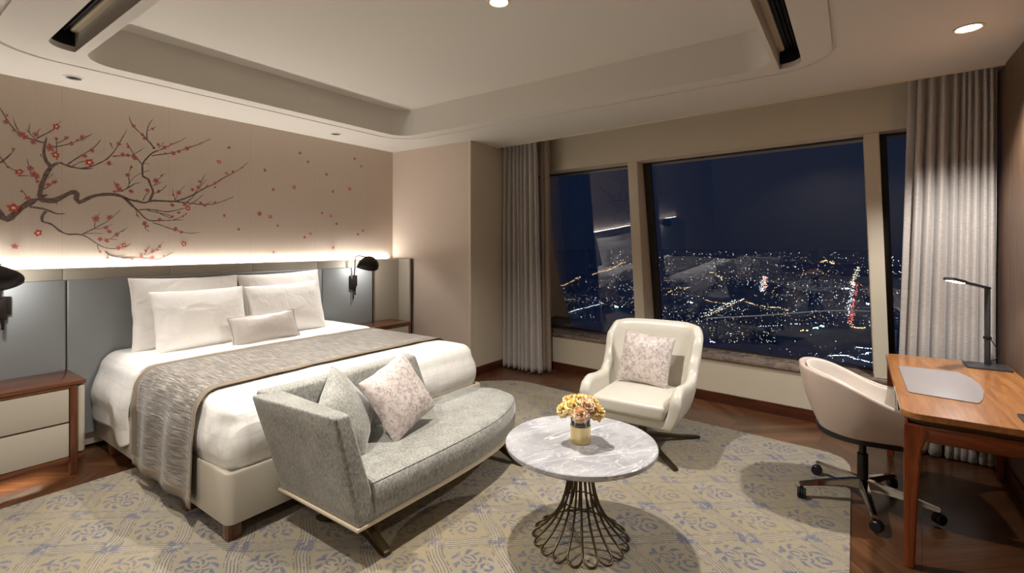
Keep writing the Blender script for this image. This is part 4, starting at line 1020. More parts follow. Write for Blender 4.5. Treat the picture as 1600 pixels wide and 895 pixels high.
# arm: slab leaning outwards to the top
def slab(c):
    """c: 8 corners lower ring then upper ring"""
    bm = bmesh.new(); v = [bm.verts.new(p) for p in c]
    for f in ((3, 2, 1, 0), (4, 5, 6, 7), (0, 1, 5, 4), (1, 2, 6, 5), (2, 3, 7, 6), (3, 0, 4, 7)): bm.faces.new([v[k] for k in f])
    bmesh.ops.recalc_face_normals(bm, faces=bm.faces)
    bmesh.ops.subdivide_edges(bm, edges=bm.edges[:], cuts=5, use_grid_fill=True); return bm
bm = bmesh.new()
bm = slab([(1.435, 1.897, .216), (1.56, 1.897, .216), (1.56, 2.58, .216), (1.435, 2.58, .216), (1.325, 1.93, .762), (1.425, 1.945, .752), (1.425, 2.58, .765), (1.27, 2.58, .765)])
bmesh.ops.bevel(bm, geom=[e for e in bm.edges if e.is_manifold and e.calc_face_angle(0) > .8], offset=.018, segments=4, affect='EDGES', profile=.5)
arm = obj('arm', bm, MT['chenille'], sofa, 50)
bm = bmesh.new()
bm = slab([(1.43, 2.47, .37), (2.515, 2.47, .37), (2.515, 2.585, .37), (1.43, 2.585, .37), (1.33, 2.515, .77), (2.385, 2.515, .775), (2.385, 2.60, .785), (1.30, 2.60, .78)])
bmesh.ops.bevel(bm, geom=[e for e in bm.edges if e.is_manifold and e.calc_face_angle(0) > .8], offset=.018, segments=4, affect='EDGES', profile=.5)
obj('backrest', bm, MT['chenille'], sofa, 50)
def blade(x):
    # flat bronze trestle: two feet spreading from a short post
    p = [(1.885, .0105), (1.925, .0105), (2.10, .085), (2.26, .085), (2.43, .0105), (2.475, .0105), (2.47, .03), (2.28, .135), (2.25, .2), (2.11, .2), (2.08, .135), (1.885, .032)]
    bm = bmesh.new(); extr(bm, p, 'x', x - .022, x + .022, .003); return bm
obj('leg', blade(1.60), MT['bronze'], sofa); obj('leg', blade(2.80), MT['bronze'], sofa)
cushion('cushion', 'grey chenille cushion leaning on the sofa arm', 'cushion', (1.76, 2.27, .425), .42, .42, .15, -58, 30, MT['chenille'], 11, 'square scatter cushions', 24)
cushion('cushion', 'crushed pink silver velvet cushion on the grey sofa', 'cushion', (2.045, 2.21, .425), .43, .43, .14, -88, 26, MT['blotch'], 12, 'square scatter cushions', 17)

# ------------------------------------------------------------------ round coffee table
TX, TY = 2.287, 1.178
tab = thing('coffee_table', 'round grey marble coffee table on a looped bronze wire base', 'coffee table', (TX, TY, 0))
bm = bmesh.new(); lathe(bm, [(0, .482), (.35, .482), (.378, .486), (.391, .495), (.395, .506), (.394, .517), (.389, .521), (0, .521)], 96, (TX, TY, 0)); obj('marble_top', bm, MT['marble'], tab)
NL = 18
bm = bmesh.new(); lathe(bm, [(0.0, .445), (.072, .445), (.072, .482), (0, .482)], 40, (TX, TY, 0)); obj('collar', bm, MT['bronze'], tab)
def wire_loop(k):
    a0 = 2 * math.pi * k / NL; hw = math.pi / NL * .97
    def pt(r, z, s): # s in -1..1 sideways
        wdt = r * math.tan(hw)
        x, y = r, s * min(wdt, .041); return Vector((TX + x * math.cos(a0) - y * math.sin(a0), TY + x * math.sin(a0) + y * math.cos(a0), z))
    prof = [(.060, .46), (.060, .42), (.062, .36), (.068, .30), (.080, .24), (.099, .18), (.126, .13), (.156, .09), (.187, .058), (.212, .036)]
    L = [pt(r, z, 1) for r, z in prof]; Rr = [pt(r, z, -1) for r, z in reversed(prof)]
    arc = []
    for i in range(1, 8):
        t = math.pi * i / 8; rr = .212 + .040 * math.sin(t); zz = .036 - .020 * math.sin(t)
        arc.append(pt(rr, zz, 0) + (pt(.212, .036, 1) - pt(.212, .036, 0)) * math.cos(t))
    bm = bmesh.new(); tube(bm, L + arc + Rr, .0055, 8); return bm
for k in range(NL): obj('wire_loop', wire_loop(k), MT['bronze'], tab, 80)
bm = bmesh.new(); tube(bm, [(TX + .089 * math.cos(a * math.pi / 20), TY + .089 * math.sin(a * math.pi / 20), .207) for a in range(40)], .004, 6, True); obj('ring', bm, MT['bronze'], tab)

# vase and carnations
VX, VY, VZ = 2.275, 1.172, .5215
vase = thing('flower_vase', 'glass vase in a brushed gold cup on the marble table', 'vase', (VX, VY, VZ))
bm = bmesh.new(); lathe(bm, [(0, 0), (.050, 0), (.053, .003), (.053, .088), (.050, .089), (.049, .004), (0, .004)], 48, (VX, VY, VZ)); obj('gold_cup', bm, MT['gold'], vase)
bm = bmesh.new(); lathe(bm, [(.0485, .006), (.0485, .135), (.0505, .137), (.0505, .090)], 48, (VX, VY, VZ)); obj('glass_cylinder', bm, MT['vase_glass'], vase)
bm = bmesh.new(); lathe(bm, [(0, .010), (.046, .010), (.046, .098), (.02, .104), (0, .102)], 30, (VX, VY, VZ)); obj('moss', bm, MT['soil'], vase)
def bloom(c, r, seed, axis):
    q = Vector((0, 0, 1)).rotation_difference(axis); rr = random.Random(seed); bm = bmesh.new()
    for ring, (cnt, tl, sz) in enumerate(((8, 1.95, .95), (9, 1.5, 1.0), (9, 1.1, 1.0), (8, .72, .98), (6, .35, .92))):
        for k in range(cnt):
            ph = 2 * math.pi * (k + .5 * ring + rr.uniform(-.15, .15)) / cnt; tilt = tl + rr.uniform(-.12, .12)
            n_u, n_v = 6, 5; V = []
            for i in range(n_u + 1):
                row = []
                for j in range(n_v + 1):
                    s = -1 + 2 * i / n_u; t = j / n_v
                    wd = .62 * sz * r * math.sin(min(1, t * 1.25 + .12) * math.pi / 2)
                    x = s * wd; le = r * sz * t
                    rf = .10 * r * math.sin(s * 9 + seed + k) * t ** 2 + .10 * r * rr.uniform(-1, 1) * t * t
                    y = math.sin(tilt * (.35 + .65 * t)) * le; z = math.cos(tilt * (.35 + .65 * t)) * le + rf
                    p = Vector((x, y + abs(s) * -.1 * r * t, z))
                    p = Matrix.Rotation(ph, 3, 'Z') @ p
                    row.append(bm.verts.new(Vector(c) + q @ p))
                V.append(row)
            for i in range(n_u):
                for j in range(n_v): bm.faces.new((V[i][j], V[i + 1][j], V[i + 1][j + 1], V[i][j + 1]))
    return bm
spots = [(0, 0, .205), (.058, .02, .188), (-.05, .04, .190), (.025, -.05, .198), (-.045, -.04, .190), (.045, .066, .180), (-.084, -.002, .162), (.08, -.04, .162), (-.02, .085, .165), (-.012, -.080, .166)]
nm = ['in the middle of the bouquet', 'right of the middle', 'left of the middle', 'at the front of the bouquet', 'front left of the bouquet', 'back right of the bouquet', 'outermost on the left', 'outermost on the right', 'at the back of the bouquet', 'lowest at the front']
for k, (dx, dy, dz) in enumerate(spots):
    # offsets turned so that the first axis runs to the right as seen from the sofa side
    ca, sa = math.cos(R(-55)), math.sin(R(-55)); ox, oy = dx * ca - dy * sa, dx * sa + dy * ca
    c = Vector((VX + ox, VY + oy, VZ + dz + .012)); ax = Vector((ox * 7, oy * 7, 1)).normalized(); yel = k in (0, 1, 2, 4, 6, 7, 8)
    t = thing('carnation', ('golden yellow' if yel else 'pale peach') + ' carnation ' + nm[k] + ' in the gold vase', 'flower', tuple(c), 'carnations in the gold vase')
    obj('bloom', bloom(c - ax * .016, .047, k * 3 + 1, ax), MT['carn_y'] if yel else MT['carn_p'], t, 180)
    root = Vector((VX + ox * .22, VY + oy * .22, VZ + .102)); bm = bmesh.new(); tube(bm, [root, root.lerp(c, .5) + Vector((0, 0, .012)) * 0, c - ax * .02], .0028, 6); obj('stem', bm, MT['stem'], t)

# ------------------------------------------------------------------ upholstered shells for the two chairs
def plan_curve(hw, front, back, rc, n=72, crown=.0):
    """U-shaped plan from the right front end round the back to the left front end; the chair looks to -x (front)"""
    pts = []
    pts += [(front + (back - rc - front) * i / 24, -hw) for i in range(24)]
    pts += [(back - rc + rc * math.sin(R(90 * i / 16)), -hw + rc - rc * math.cos(R(90 * i / 16))) for i in range(17)]
    m = 12; pts += [(back, -hw + rc + (2 * hw - 2 * rc) * i / m) for i in range(1, m)]
    pts += [(back - rc + rc * math.cos(R(90 * i / 16)), hw - rc + rc * math.sin(R(90 * i / 16))) for i in range(17)]
    pts += [(back - rc - (back - rc - front) * i / 24, hw) for i in range(1, 25)]
    if crown: pts = [(x + crown * (1 - (y / hw) ** 2) * max(0, (x - front) / (back - front)), y) for x, y in pts]
    return pts
def shell_bm(plan, ztop, zbot, thick, lean, inset, nv=12, belly=0.0, rnd_=.5):
    """ztop(x,y,s), lean(x,y): outward shift at the top; inset: inward shift at the bottom"""
    P = [Vector((x, y, 0)) for x, y in plan]; n = len(P); bm = bmesh.new(); rings = []
    for i, p in enumerate(P):
        t = (P[min(i + 1, n - 1)] - P[max(i - 1, 0)]).normalized(); nr = Vector((-t.y, t.x, 0)) * -1.0
        s = i / (n - 1); zt = ztop(p.x, p.y, s); zb = zbot(p.x, p.y, s); prof = []
        ln = lean(p.x, p.y, s)
        def off(z):
            k = (z - zb) / max(zt - zb, 1e-3); return -inset * (1 - k) ** 2.2 + ln * max(0, k) ** 1.3 + belly * math.sin(k * math.pi)
        for j in range(nv + 1):
            z = zb + (zt - zb - thick * .5) * j / nv; prof.append((off(z), z))
        for a in (30, 60, 90, 120, 150):
            z = zt - thick * .5 + thick * .5 * math.sin(R(a)); prof.append((off(zt) - thick * .5 + thick * .5 * math.cos(R(a)), z))
        for j in range(nv, -1, -1):
            z = zb + (zt - zb - thick * .5) * j / nv; prof.append((off(z) - thick, z))
        rings.append([bm.verts.new(p + nr * a + Vector((0, 0, z))) for a, z in prof])
    m = len(rings[0])
    for A, B in zip(rings, rings[1:]):
        for k in range(m): bm.faces.new((A[k], A[(k + 1) % m], B[(k + 1) % m], B[k]))
    bm.faces.new(rings[0]); bm.faces.new(list(reversed(rings[-1])))
    bmesh.ops.recalc_face_normals(bm, faces=bm.faces)
    bmesh.ops.bevel(bm, geom=[e for e in bm.edges if e.calc_face_angle(0) > 1.2], offset=.012, segments=3, affect='EDGES', profile=.5)
    return bm
def lerpk(x, ks):
    if x <= ks[0][0]: return ks[0][1]
    for (a, va), (b, vb) in zip(ks, ks[1:]):
        if x <= b:
            t = (x - a) / (b - a); t = t * t * (3 - 2 * t); return va + (vb - va) * t
    return ks[-1][1]

# lounge armchair, looking to -X
AX, AY = 3.66, 1.345
ac = thing('armchair', 'ivory leather wing armchair on a bronze swivel base by the window', 'armchair', (AX, AY, 0), None, R(2))
pl = plan_curve(.365, -.355, .285, .16, crown=.02)
azt = lambda x, y, s: lerpk(x, [(-.355, .475), (-.315, .532), (-.24, .556), (-.05, .538), (.04, .538), (.105, .575), (.17, .68), (.225, .83), (.27, .905), (.31, .925)]) + (.0 if abs(y) < .2 else 0) + .012 * (-y)
bm = shell_bm(pl, azt, lambda x, y, s: .275 + .02 * max(0, x), .078, lambda x, y, s: lerpk(x, [(-.355, .012), (.14, .018), (.285, .115)]), .055, belly=.006)
obj('shell', bm, MT['ivory'], ac, 60, local=True)
bm = bmesh.new(); rbox(bm, -.352, .24, -.31, .31, .268, .350, .028, 4); obj('seat_base', bm, MT['ivory'], ac, 50, local=True)
bm = bmesh.new(); rbox(bm, -.375, .20, -.268, .268, .335, .44, .03, 5)
bmesh.ops.subdivide_edges(bm, edges=[e for e in bm.edges if e.calc_length() > .3], cuts=8, use_grid_fill=True)
for v in bm.verts:
    k = max(0, 1 - (v.co.y / .27) ** 2) * max(0, 1 - ((v.co.x + .09) / .29) ** 2)
    if v.co.z > .40: v.co.z += .022 * k
    if v.co.x < -.34: v.co.x -= .012 * (1 - (v.co.y / .27) ** 2)
obj('seat_cushion', bm, MT['ivory'], ac, 60, local=True, mods=[('SUBSURF', dict(levels=1, render_levels=1))])
bm = bmesh.new(); lathe(bm, [(0, .07), (.032, .07), (.030, .26), (.11, .262), (.11, .27), (0, .27)], 32); obj('column', bm, MT['bronze'], ac, 40, local=True)
for k in range(4):
    a = R(45 + 90 * k); d = Vector((math.cos(a), math.sin(a), 0)); n_ = Vector((-d.y, d.x, 0))
    bm = bmesh.new(); Rg = []
    for r_, zt, zb, wd in ((.0, .095, .06, .02), (.12, .082, .052, .02), (.30, .052, .030, .018), (.45, .034, .0115, .016), (.485, .030, .0115, .016)):
        Rg.append([bm.verts.new(d * r_ + n_ * s * wd + Vector((0, 0, z))) for s, z in ((-1, zb), (1, zb), (1, zt), (-1, zt))])
    for A, B in zip(Rg, Rg[1:]):
        for i in range(4): bm.faces.new((A[i], A[(i + 1) % 4], B[(i + 1) % 4], B[i]))
    bm.faces.new(Rg[0]); bm.faces.new(Rg[-1]); bmesh.ops.recalc_face_normals(bm, faces=bm.faces)
    obj('leg', bm, MT['bronze'], ac, 30, local=True)
cushion('cushion', 'crushed pink silver velvet cushion on the ivory armchair', 'cushion', (3.70, 1.36, .452), .42, .41, .13, 182, 20, MT['blotch'], 14, 'square scatter cushions', -4)

# ------------------------------------------------------------------ swivel desk chair, looking to -Y
oc = thing('office_chair', 'pink taupe leather tub desk chair on a five star castor base', 'office chair', (3.59, -.04, 0), None, R(90 + 8))
pl = plan_curve(.30, -.25, .265, .25, crown=.015)
ozt = lambda x, y, s: .648 + .170 * (lambda t: t * t * (3 - 2 * t))(max(0, min(1, (x + .22) / .52)))
ozb = lambda x, y, s: .455
bm = shell_bm(pl, ozt, ozb, .035, lambda x, y, s: lerpk(x, [(-.25, .01), (.1, .02), (.28, .05)]), .055, belly=.008)
obj('shell', bm, [MT['taupe_leather']], oc, 60, local=True)
bm = shell_bm([(x * .862, y * .876) for x, y in pl], lambda x, y, s: ozt(x / .862, y / .876, s) - .006, ozb, .012, lambda x, y, s: lerpk(x, [(-.25, .01), (.1, .02), (.28, .05)]), .055)
obj('inner_lining', bm, MT['cream_leather'], oc, 60, local=True)
for yy in (-.11, .11):
    pass
bm = pillow_bm(.40, .42, .10, 41, -.02, .2)
for v in bm.verts: v.co = Vector((v.co.x - .03, v.co.y, v.co.z + .505))
obj('seat_cushion', bm, MT['cream_leather'], oc, 60, local=True, mods=[('SUBSURF', dict(levels=1, render_levels=1))])
pln = [(x * .84, y * .82) for x, y in pl]
bm = bmesh.new(); prism(bm, pln, .425, .462, .008); obj('seat_pan', bm, MT['black'], oc, 30, local=True)
bm = bmesh.new(); lathe(bm, [(0, .40), (.06, .40), (.10, .426), (0, .426)], 32); obj('tilt_plate', bm, MT['black'], oc, 40, local=True)
bm = bmesh.new(); lathe(bm, [(0, .09), (.036, .09), (.036, .13), (.028, .14), (.028, .30), (.019, .305), (.019, .40), (0, .40)], 32); obj('column', bm, MT['black'], oc, 40, local=True)
base_ang = [math.degrees(math.atan2(b, a)) for a, b in ((-.165, .305), (.245, .237), (.315, -.1), (-.05, -.375), (-.345, -.06))]
for a_ in [112 - 72 * k for k in range(5)]:
    a = R(a_ + 4 - 98); d = Vector((math.cos(a), math.sin(a), 0)); n_ = Vector((-d.y, d.x, 0))
    bm = bmesh.new(); Rg = []
    for r_, zt, zb, wd in ((.0, .150, .095, .028), (.06, .148, .098, .026), (.20, .128, .095, .020), (.335, .105, .083, .016), (.352, .102, .083, .015)):
        Rg.append([bm.verts.new(d * r_ + n_ * s * wd + Vector((0, 0, z))) for s, z in ((-1, zb), (1, zb), (.7, zt), (-.7, zt))])
    for A, B in zip(Rg, Rg[1:]):
        for i in range(4): bm.faces.new((A[i], A[(i + 1) % 4], B[(i + 1) % 4], B[i]))
    bm.faces.new(Rg[0]); bm.faces.new(Rg[-1]); bmesh.ops.recalc_face_normals(bm, faces=bm.faces)
    bmesh.ops.bevel(bm, geom=[e for e in bm.edges if e.calc_face_angle(0) > .5], offset=.004, segments=2, affect='EDGES')
    sp = obj('star_leg', bm, MT['chrome'], oc, 40, local=True)
    ca = a + R(35 + a_ % 40); f = Vector((math.cos(ca), math.sin(ca), 0)); sd = Vector((-f.y, f.x, 0)); c = d * .338 + f * .012
    rot = sd.to_track_quat('Z', 'Y').to_matrix().to_4x4()
    bm = bmesh.new()
    for off in (-.014, .014):
        b2 = bmesh.new(); lathe(b2, [(0, -.009), (.026, -.009), (.030, -.005), (.030, .005), (.026, .009), (0, .009)], 24)
        bmesh.ops.transform(b2, matrix=Matrix.Translation(c + sd * off + Vector((0, 0, .0415))) @ rot, verts=b2.verts)
        me_ = bpy.data.meshes.new('t'); b2.to_mesh(me_); bm.from_mesh(me_); bpy.data.meshes.remove(me_); b2.free()
    tube(bm, [c + Vector((0, 0, .045)) - sd * .02, c + Vector((0, 0, .045)) + sd * .02], .008, 10)
    tube(bm, [d * .338 + Vector((0, 0, .05)), d * .338 + Vector((0, 0, .086))], .009, 10)
    # wheel hood
    b2 = bmesh.new(); lathe(b2, [(.0, -.004), (.0315, -.004), (.0315, .004), (0, .004)], 24); bmesh.ops.transform(b2, matrix=Matrix.Translation(c + Vector((0, 0, .0425))) @ rot, verts=b2.verts); me_ = bpy.data.meshes.new('t'); b2.to_mesh(me_); bm.from_mesh(me_); bpy.data.meshes.remove(me_); b2.free()
    obj('castor', bm, MT['black'], sp, 40, local=True)

# ------------------------------------------------------------------ desk
DX0, DX1, DY0, DY1 = 2.985, 4.535, -.828, -.188
desk = thing('desk', 'long warm oak desk with tapered walnut legs along the right wall', 'desk', ((DX0 + DX1) / 2, -.5, 0))
lp = rrect(DX0, DX1, DY0, DY1, .07, 8, (0, 1, 1, 0)); lp2 = rrect(DX0 + .012, DX1 - .012, DY0, DY1 - .012, .06, 8, (0, 1, 1, 0))
bm = bmesh.new(); band(bm, lp2, .714, lp, .722); band(bm, lp, .722, lp, .748); l3 = rrect(DX0 + .002, DX1 - .002, DY0, DY1 - .002, .068, 8, (0, 1, 1, 0)); band(bm, lp, .748, l3, .750); plate(bm, [l3], .750); plate(bm, [lp2], .714)
bmesh.ops.remove_doubles(bm, verts=bm.verts, dist=.0003); bmesh.ops.recalc_face_normals(bm, faces=bm.faces); obj('top', bm, MT['desk_top'], desk, 30)
bm = bmesh.new(); prism(bm, rrect(DX0 + .03, DX1 - .03, DY0 + .01, DY1 - .03, .05, 6, (0, 1, 1, 0)), .694, .714); obj('shadow_gap', bm, MT['bronze'], desk)
def rail(x0, x1, y0, y1):
    bm = bmesh.new(); rbox(bm, x0, x1, y0, y1, .615, .6945, .012, 2); return bm
obj('apron', rail(DX0 + .012, DX0 + .07, DY0 + .02, DY1 - .012), MT['desk_h'], desk); obj('apron', rail(DX1 - .06, DX1 - .012, DY0 + .02, DY1 - .012), MT['desk_h'], desk)
obj('apron', box(DX0 + .06, DX1 - .05, DY1 - .055, DY1 - .02, .664, .6945, .004), MT['walnut'], desk); obj('apron', box(DX0 + .05, DX1 - .05, DY0 + .01, DY0 + .04, .60, .6945, .004), MT['walnut'], desk)
def dleg(cx, cy, sx, sy):
    bm = bmesh.new(); Rg = []
    for z, wx_, wy_ in ((.0, .040, .040), (.30, .050, .050), (.58, .062, .066), (.635, .070, .085), (.68, .072, .090), (.6945, .064, .078)):
        x0, x1 = (cx, cx + sx * wx_); y0, y1 = (cy, cy + sy * wy_)
        x0, x1 = sorted((x0, x1)); y0, y1 = sorted((y0, y1))
        Rg.append([bm.verts.new(p) for p in ((x0, y0, z), (x1, y0, z), (x1, y1, z), (x0, y1, z))])
    for A, B in zip(Rg, Rg[1:]):
        for i in range(4): bm.faces.new((A[i], A[(i + 1) % 4], B[(i + 1) % 4], B[i]))
    bm.faces.new(Rg[0]); bm.faces.new(Rg[-1]); bmesh.ops.recalc_face_normals(bm, faces=bm.faces)
    bmesh.ops.bevel(bm, geom=[e for e in bm.edges if e.calc_face_angle(0) > .5], offset=.007, segments=2, affect='EDGES'); return bm
for cx, sx in ((DX0 + .008, 1), (DX1 - .008, -1)):
    for cy, sy in ((DY1 - .008, -1), (DY0 + .015, 1)): obj('leg', dleg(cx, cy, sx, sy), MT['desk_v'], desk)
obj('edge_strip', box(DX0 + .3, DX1 - .3, DY1 - .0105, DY1 - .004, .712, .7205, .001), MT['chrome'], desk)
# leather desk mat with one bowed side
bm = bmesh.new()
mp = [(3.38, -.235), (3.345, -.255), (3.34, -.505), (3.355, -.518), (3.55, -.575), (3.75, -.615), (3.92, -.628), (4.07, -.622), (4.075, -.25), (4.06, -.237)]
mp = [(3.40, -.238), (4.07, -.236), (4.085, -.25), (4.10, -.52), (4.085, -.535), (3.95, -.573), (3.80, -.585), (3.62, -.575), (3.45, -.543), (3.355, -.515), (3.345, -.50), (3.385, -.25)]
prism(bm, mp, .7506, .7545, .001); tag(obj('desk_mat', bm, MT['mat_leather'], smooth=30), 'grey leather desk mat with one bowed edge on the oak desk', 'desk mat')
bm = box(2.99, 3.215, -.80, -.622, .7506, .764, .003); tag(obj('desk_tray', bm, MT['black'], smooth=30), 'flat dark tray at the front end of the oak desk', 'tray')
# desk lamp
dl = thing('desk_lamp', 'slim graphite desk lamp with a lit head on the oak desk', 'desk lamp', (4.39, -.71, .7505))
obj('base', box(4.285, 4.48, -.815, -.60, .7506, .762, .003), MT['grey_metal'], dl)
pz = 1.275; pxy = (4.41, -.715)
obj('post', box(pxy[0] - .0175, pxy[0] + .0175, pxy[1] - .007, pxy[1] + .007, .758, pz, .003, 2, Matrix.Translation((*pxy, 0)) @ Matrix.Rotation(R(30), 4, 'Z') @ Matrix.Translation((-pxy[0], -pxy[1], 0))), MT['grey_metal'], dl)
h0 = Vector((*pxy, pz - .006)); h1 = Vector((4.045, -.49, 1.338))
d = (h1 - h0).normalized(); s_ = d.cross(Vector((0, 0, 1))).normalized(); u_ = s_.cross(d)
def beam(a, b, wa, wb, t):
    bm = bmesh.new(); V = []
    for p, wd in ((a, wa), (b, wb)): V.append([bm.verts.new(p + s_ * i * wd / 2 + u_ * j * t / 2) for i, j in ((-1, -1), (1, -1), (1, 1), (-1, 1))])
    for i in range(4): bm.faces.new((V[0][i], V[0][(i + 1) % 4], V[1][(i + 1) % 4], V[1][i]))
    bm.faces.new(V[0]); bm.faces.new(V[1]); bmesh.ops.recalc_face_normals(bm, faces=bm.faces); bmesh.ops.bevel(bm, geom=bm.edges[:], offset=.003, segments=2, affect='EDGES'); return bm
obj('arm', beam(h0 - d * .012, h1 - d * .13, .034, .034, .013), MT['grey_metal'], dl)
hd = obj('head', beam(h1 - d * .14, h1 + d * .02, .05, .062, .018), MT['grey_metal'], dl)
obj('light_panel', beam(h1 - d * .125 - u_ * .0095, h1 + d * .005 - u_ * .0095, .04, .048, .003), MT['lamp_cool'], hd)
bm = bmesh.new(); tube(bm, [(4.395, -.725, .94), (4.385, -.745, .90), (4.378, -.765, .86), (4.385, -.762, .82), (4.392, -.745, .80), (4.40, -.728, .79), (4.398, -.735, .77)], .003, 6); obj('cable', bm, MT['cable'], dl)
obj('clip', box(pxy[0] - .02, pxy[0] + .02, pxy[1] - .012, pxy[1] + .012, .93, .95, .003, 2, Matrix.Translation((*pxy, 0)) @ Matrix.Rotation(R(30), 4, 'Z') @ Matrix.Translation((-pxy[0], -pxy[1], 0))), MT['black'], dl)
l = bpy.data.lights.new('desk_lamp_light', 'SPOT'); l.energy = 5; l.color = COOL; l.spot_size = R(165); l.spot_blend = .5; l.shadow_soft_size = .05
lo = bpy.data.objects.new('desk_lamp_light', l); COL.objects.link(lo); lo.parent = dl; lo.location = h1 - d * .06 - u_ * .02 - ORG[dl.name]
lo.rotation_euler = (-u_).to_track_quat('-Z', 'Y').to_euler()

# ------------------------------------------------------------------ curtains
def curtain(name, label, ya_t, yb_t, ya_b, yb_b, xoff, folds, amp, mat, zb=.012, zt=2.93, seed=0, cat='curtain', group=None, nz=46, flat=0.0):
    N = folds * 18; rc_ = random.Random(seed)
    wd = [rc_.uniform(.55, 1.5) for _ in range(folds)]; tot = sum(wd); cum = [0]
    for w_ in wd: cum.append(cum[-1] + w_ / tot)
    am_ = [rc_.uniform(.65, 1.15) for _ in range(folds + 1)]; dr = [rc_.uniform(-.35, .35) for _ in range(folds + 1)]
    def f(u, v):
        z = zb + (zt - zb) * v; k = 1 - v
        y = (ya_t + (yb_t - ya_t) * u) * v + (ya_b + (yb_b - ya_b) * u) * k
        i = 0
        while i < folds - 1 and u > cum[i + 1]: i += 1
        t = (u - cum[i]) / (cum[i + 1] - cum[i]); sm = t * t * (3 - 2 * t)
        drift = (dr[i] + (dr[i + 1] - dr[i]) * sm) * k * math.sin(v * 2.4 + seed)
        ph = (i + t + drift * .5) * 2 * math.pi; am = amp * (am_[i] + (am_[i + 1] - am_[i]) * sm) * (.80 + .30 * k)
        pin = math.exp(-((v - .94) / .035) ** 2); am *= 1 - .5 * pin
        w_ = math.sin(ph) + .22 * math.sin(2 * ph + 1 + seed + 2 * v); w_ = math.copysign(abs(w_) ** .8, w_)
        x = lip(y) + xoff + am * w_ + .010 * sn((y * 7, z * .9, seed), 1.0) + .004 * sn((y * 20, z * 3, seed), 1.0)
        y += .010 * math.cos(ph) * (.4 + .6 * k)
        return Vector((x, y, z))
    bm = grid_bm(f, N, nz)
    o = obj(name, bm, mat, None, 70, mods=[('SOLIDIFY', dict(thickness=.002, offset=0))])
    return tag(o, label, cat, group)
curtain('curtain', 'grey silk curtain gathered at the left end of the window', 3.14, 3.655, 3.06, 3.655, .13, 8, .045, MT['curtain'], seed=1, group='grey silk curtains')
curtain('curtain', 'grey silk curtain hanging behind the desk at the right end of the window', -.815, -.40, -.81, -.31, .10, 9, .046, MT['curtain'], seed=4, group='grey silk curtains')
curtain('lining_curtain', 'taupe lining edge showing beside the left grey curtain', 3.02, 3.16, 2.99, 3.12, .24, 2, .02, MT['sheer'], seed=2, group='taupe lining curtains')
curtain('lining_curtain', 'flat lining edge showing beside the right grey curtain', -.42, -.345, -.36, -.27, .15, 1, .012, MT['curtain'], seed=3, group='taupe lining curtains')

# ------------------------------------------------------------------ the city far below the window
ZG = -300.0
gm = M('dark_city_ground', C(70, 84, 110), 0.9); n_ = gm.noise(gm.scale(gm.pos(), .002, .002, .002), 1.0, 5, .6)
gm.set('Base Color', gm.ramp(n_, [(.35, C(56, 66, 92)), (.65, C(88, 98, 120))]))
bm = bmesh.new(); lathe(bm, [(0, ZG), (3000, ZG), (12000, ZG), (40000, ZG)], 64, (0, 0, 0)); o = obj('city_ground', bm, gm.m, smooth=0); o['kind'] = 'structure'; o['label'] = 'dark city plain far below the window'
CE = {'white': emis('white_city_light', (.85, .95, 1.0), 5, False), 'amber': emis('amber_city_light', (1.0, .60, .25), 4.5, False), 'yellow': emis('yellow_city_light', (1.0, .80, .50), 4.5, False),
      'red': emis('red_tail_lights', (1.0, .16, .10), 3.5, False), 'pink': emis('mixed_traffic_light', (1.0, .55, .42), 4, False), 'green': emis('green_white_flood_light', (.55, 1.0, .85), 6, False), 'violet': emis('violet_sign_light', (.65, .45, 1.0), 4, False), 'dim': emis('dim_city_light', (.75, .72, .75), 1.1, False)}
def dot(bm, x, y, z, r):
    v = [bm.verts.new((x + a * r, y + b * r, z + c * r)) for a, b, c in ((1, 0, 0), (-1, 0, 0), (0, 1, 0), (0, -1, 0), (0, 0, 1), (0, 0, -1))]
    for f in ((0, 2, 4), (2, 1, 4), (1, 3, 4), (3, 0, 4), (2, 0, 5), (1, 2, 5), (3, 1, 5), (0, 3, 5)): bm.faces.new([v[k] for k in f])
rc = random.Random(21)
bms = {k: bmesh.new() for k in ('white', 'amber', 'yellow', 'dim')}
n = 0
while n < 3600:
    ang = R(rc.uniform(-14, 42)); inv = rc.uniform(1 / 24000, 1 / 1080); dist = 1 / inv
    if rc.random() > (.25 + .75 * (dist > 1900)): continue
    x, y = dist * math.cos(ang), dist * math.sin(ang)
    if noise.noise((x / 420, y / 420, 3)) + .5 * noise.noise((x / 150, y / 150, 8)) < rc.uniform(-.25, .5): continue
    # the left-hand hills and the river stay dark
    if ang > R(24) and dist > 4200 + (ang - R(24)) * -4000 and rc.random() > .06: continue
    k = rc.choices(('white', 'amber', 'yellow', 'dim'), (.30, .22, .16, .32))[0]
    dot(bms[k], x, y, ZG + rc.uniform(3, 30), dist / 1400 * rc.choice((.28, .34, .4, .5, .75))); n += 1
for k, b in bms.items(): tag(obj('city_lights', b, CE[k], smooth=0), {'white': 'scattered cold white lights of the city at night', 'amber': 'scattered amber lights of the city at night', 'yellow': 'scattered pale yellow lights of the city at night', 'dim': 'scattered faint lights of the city at night'}[k], 'city lights', None, 'stuff')
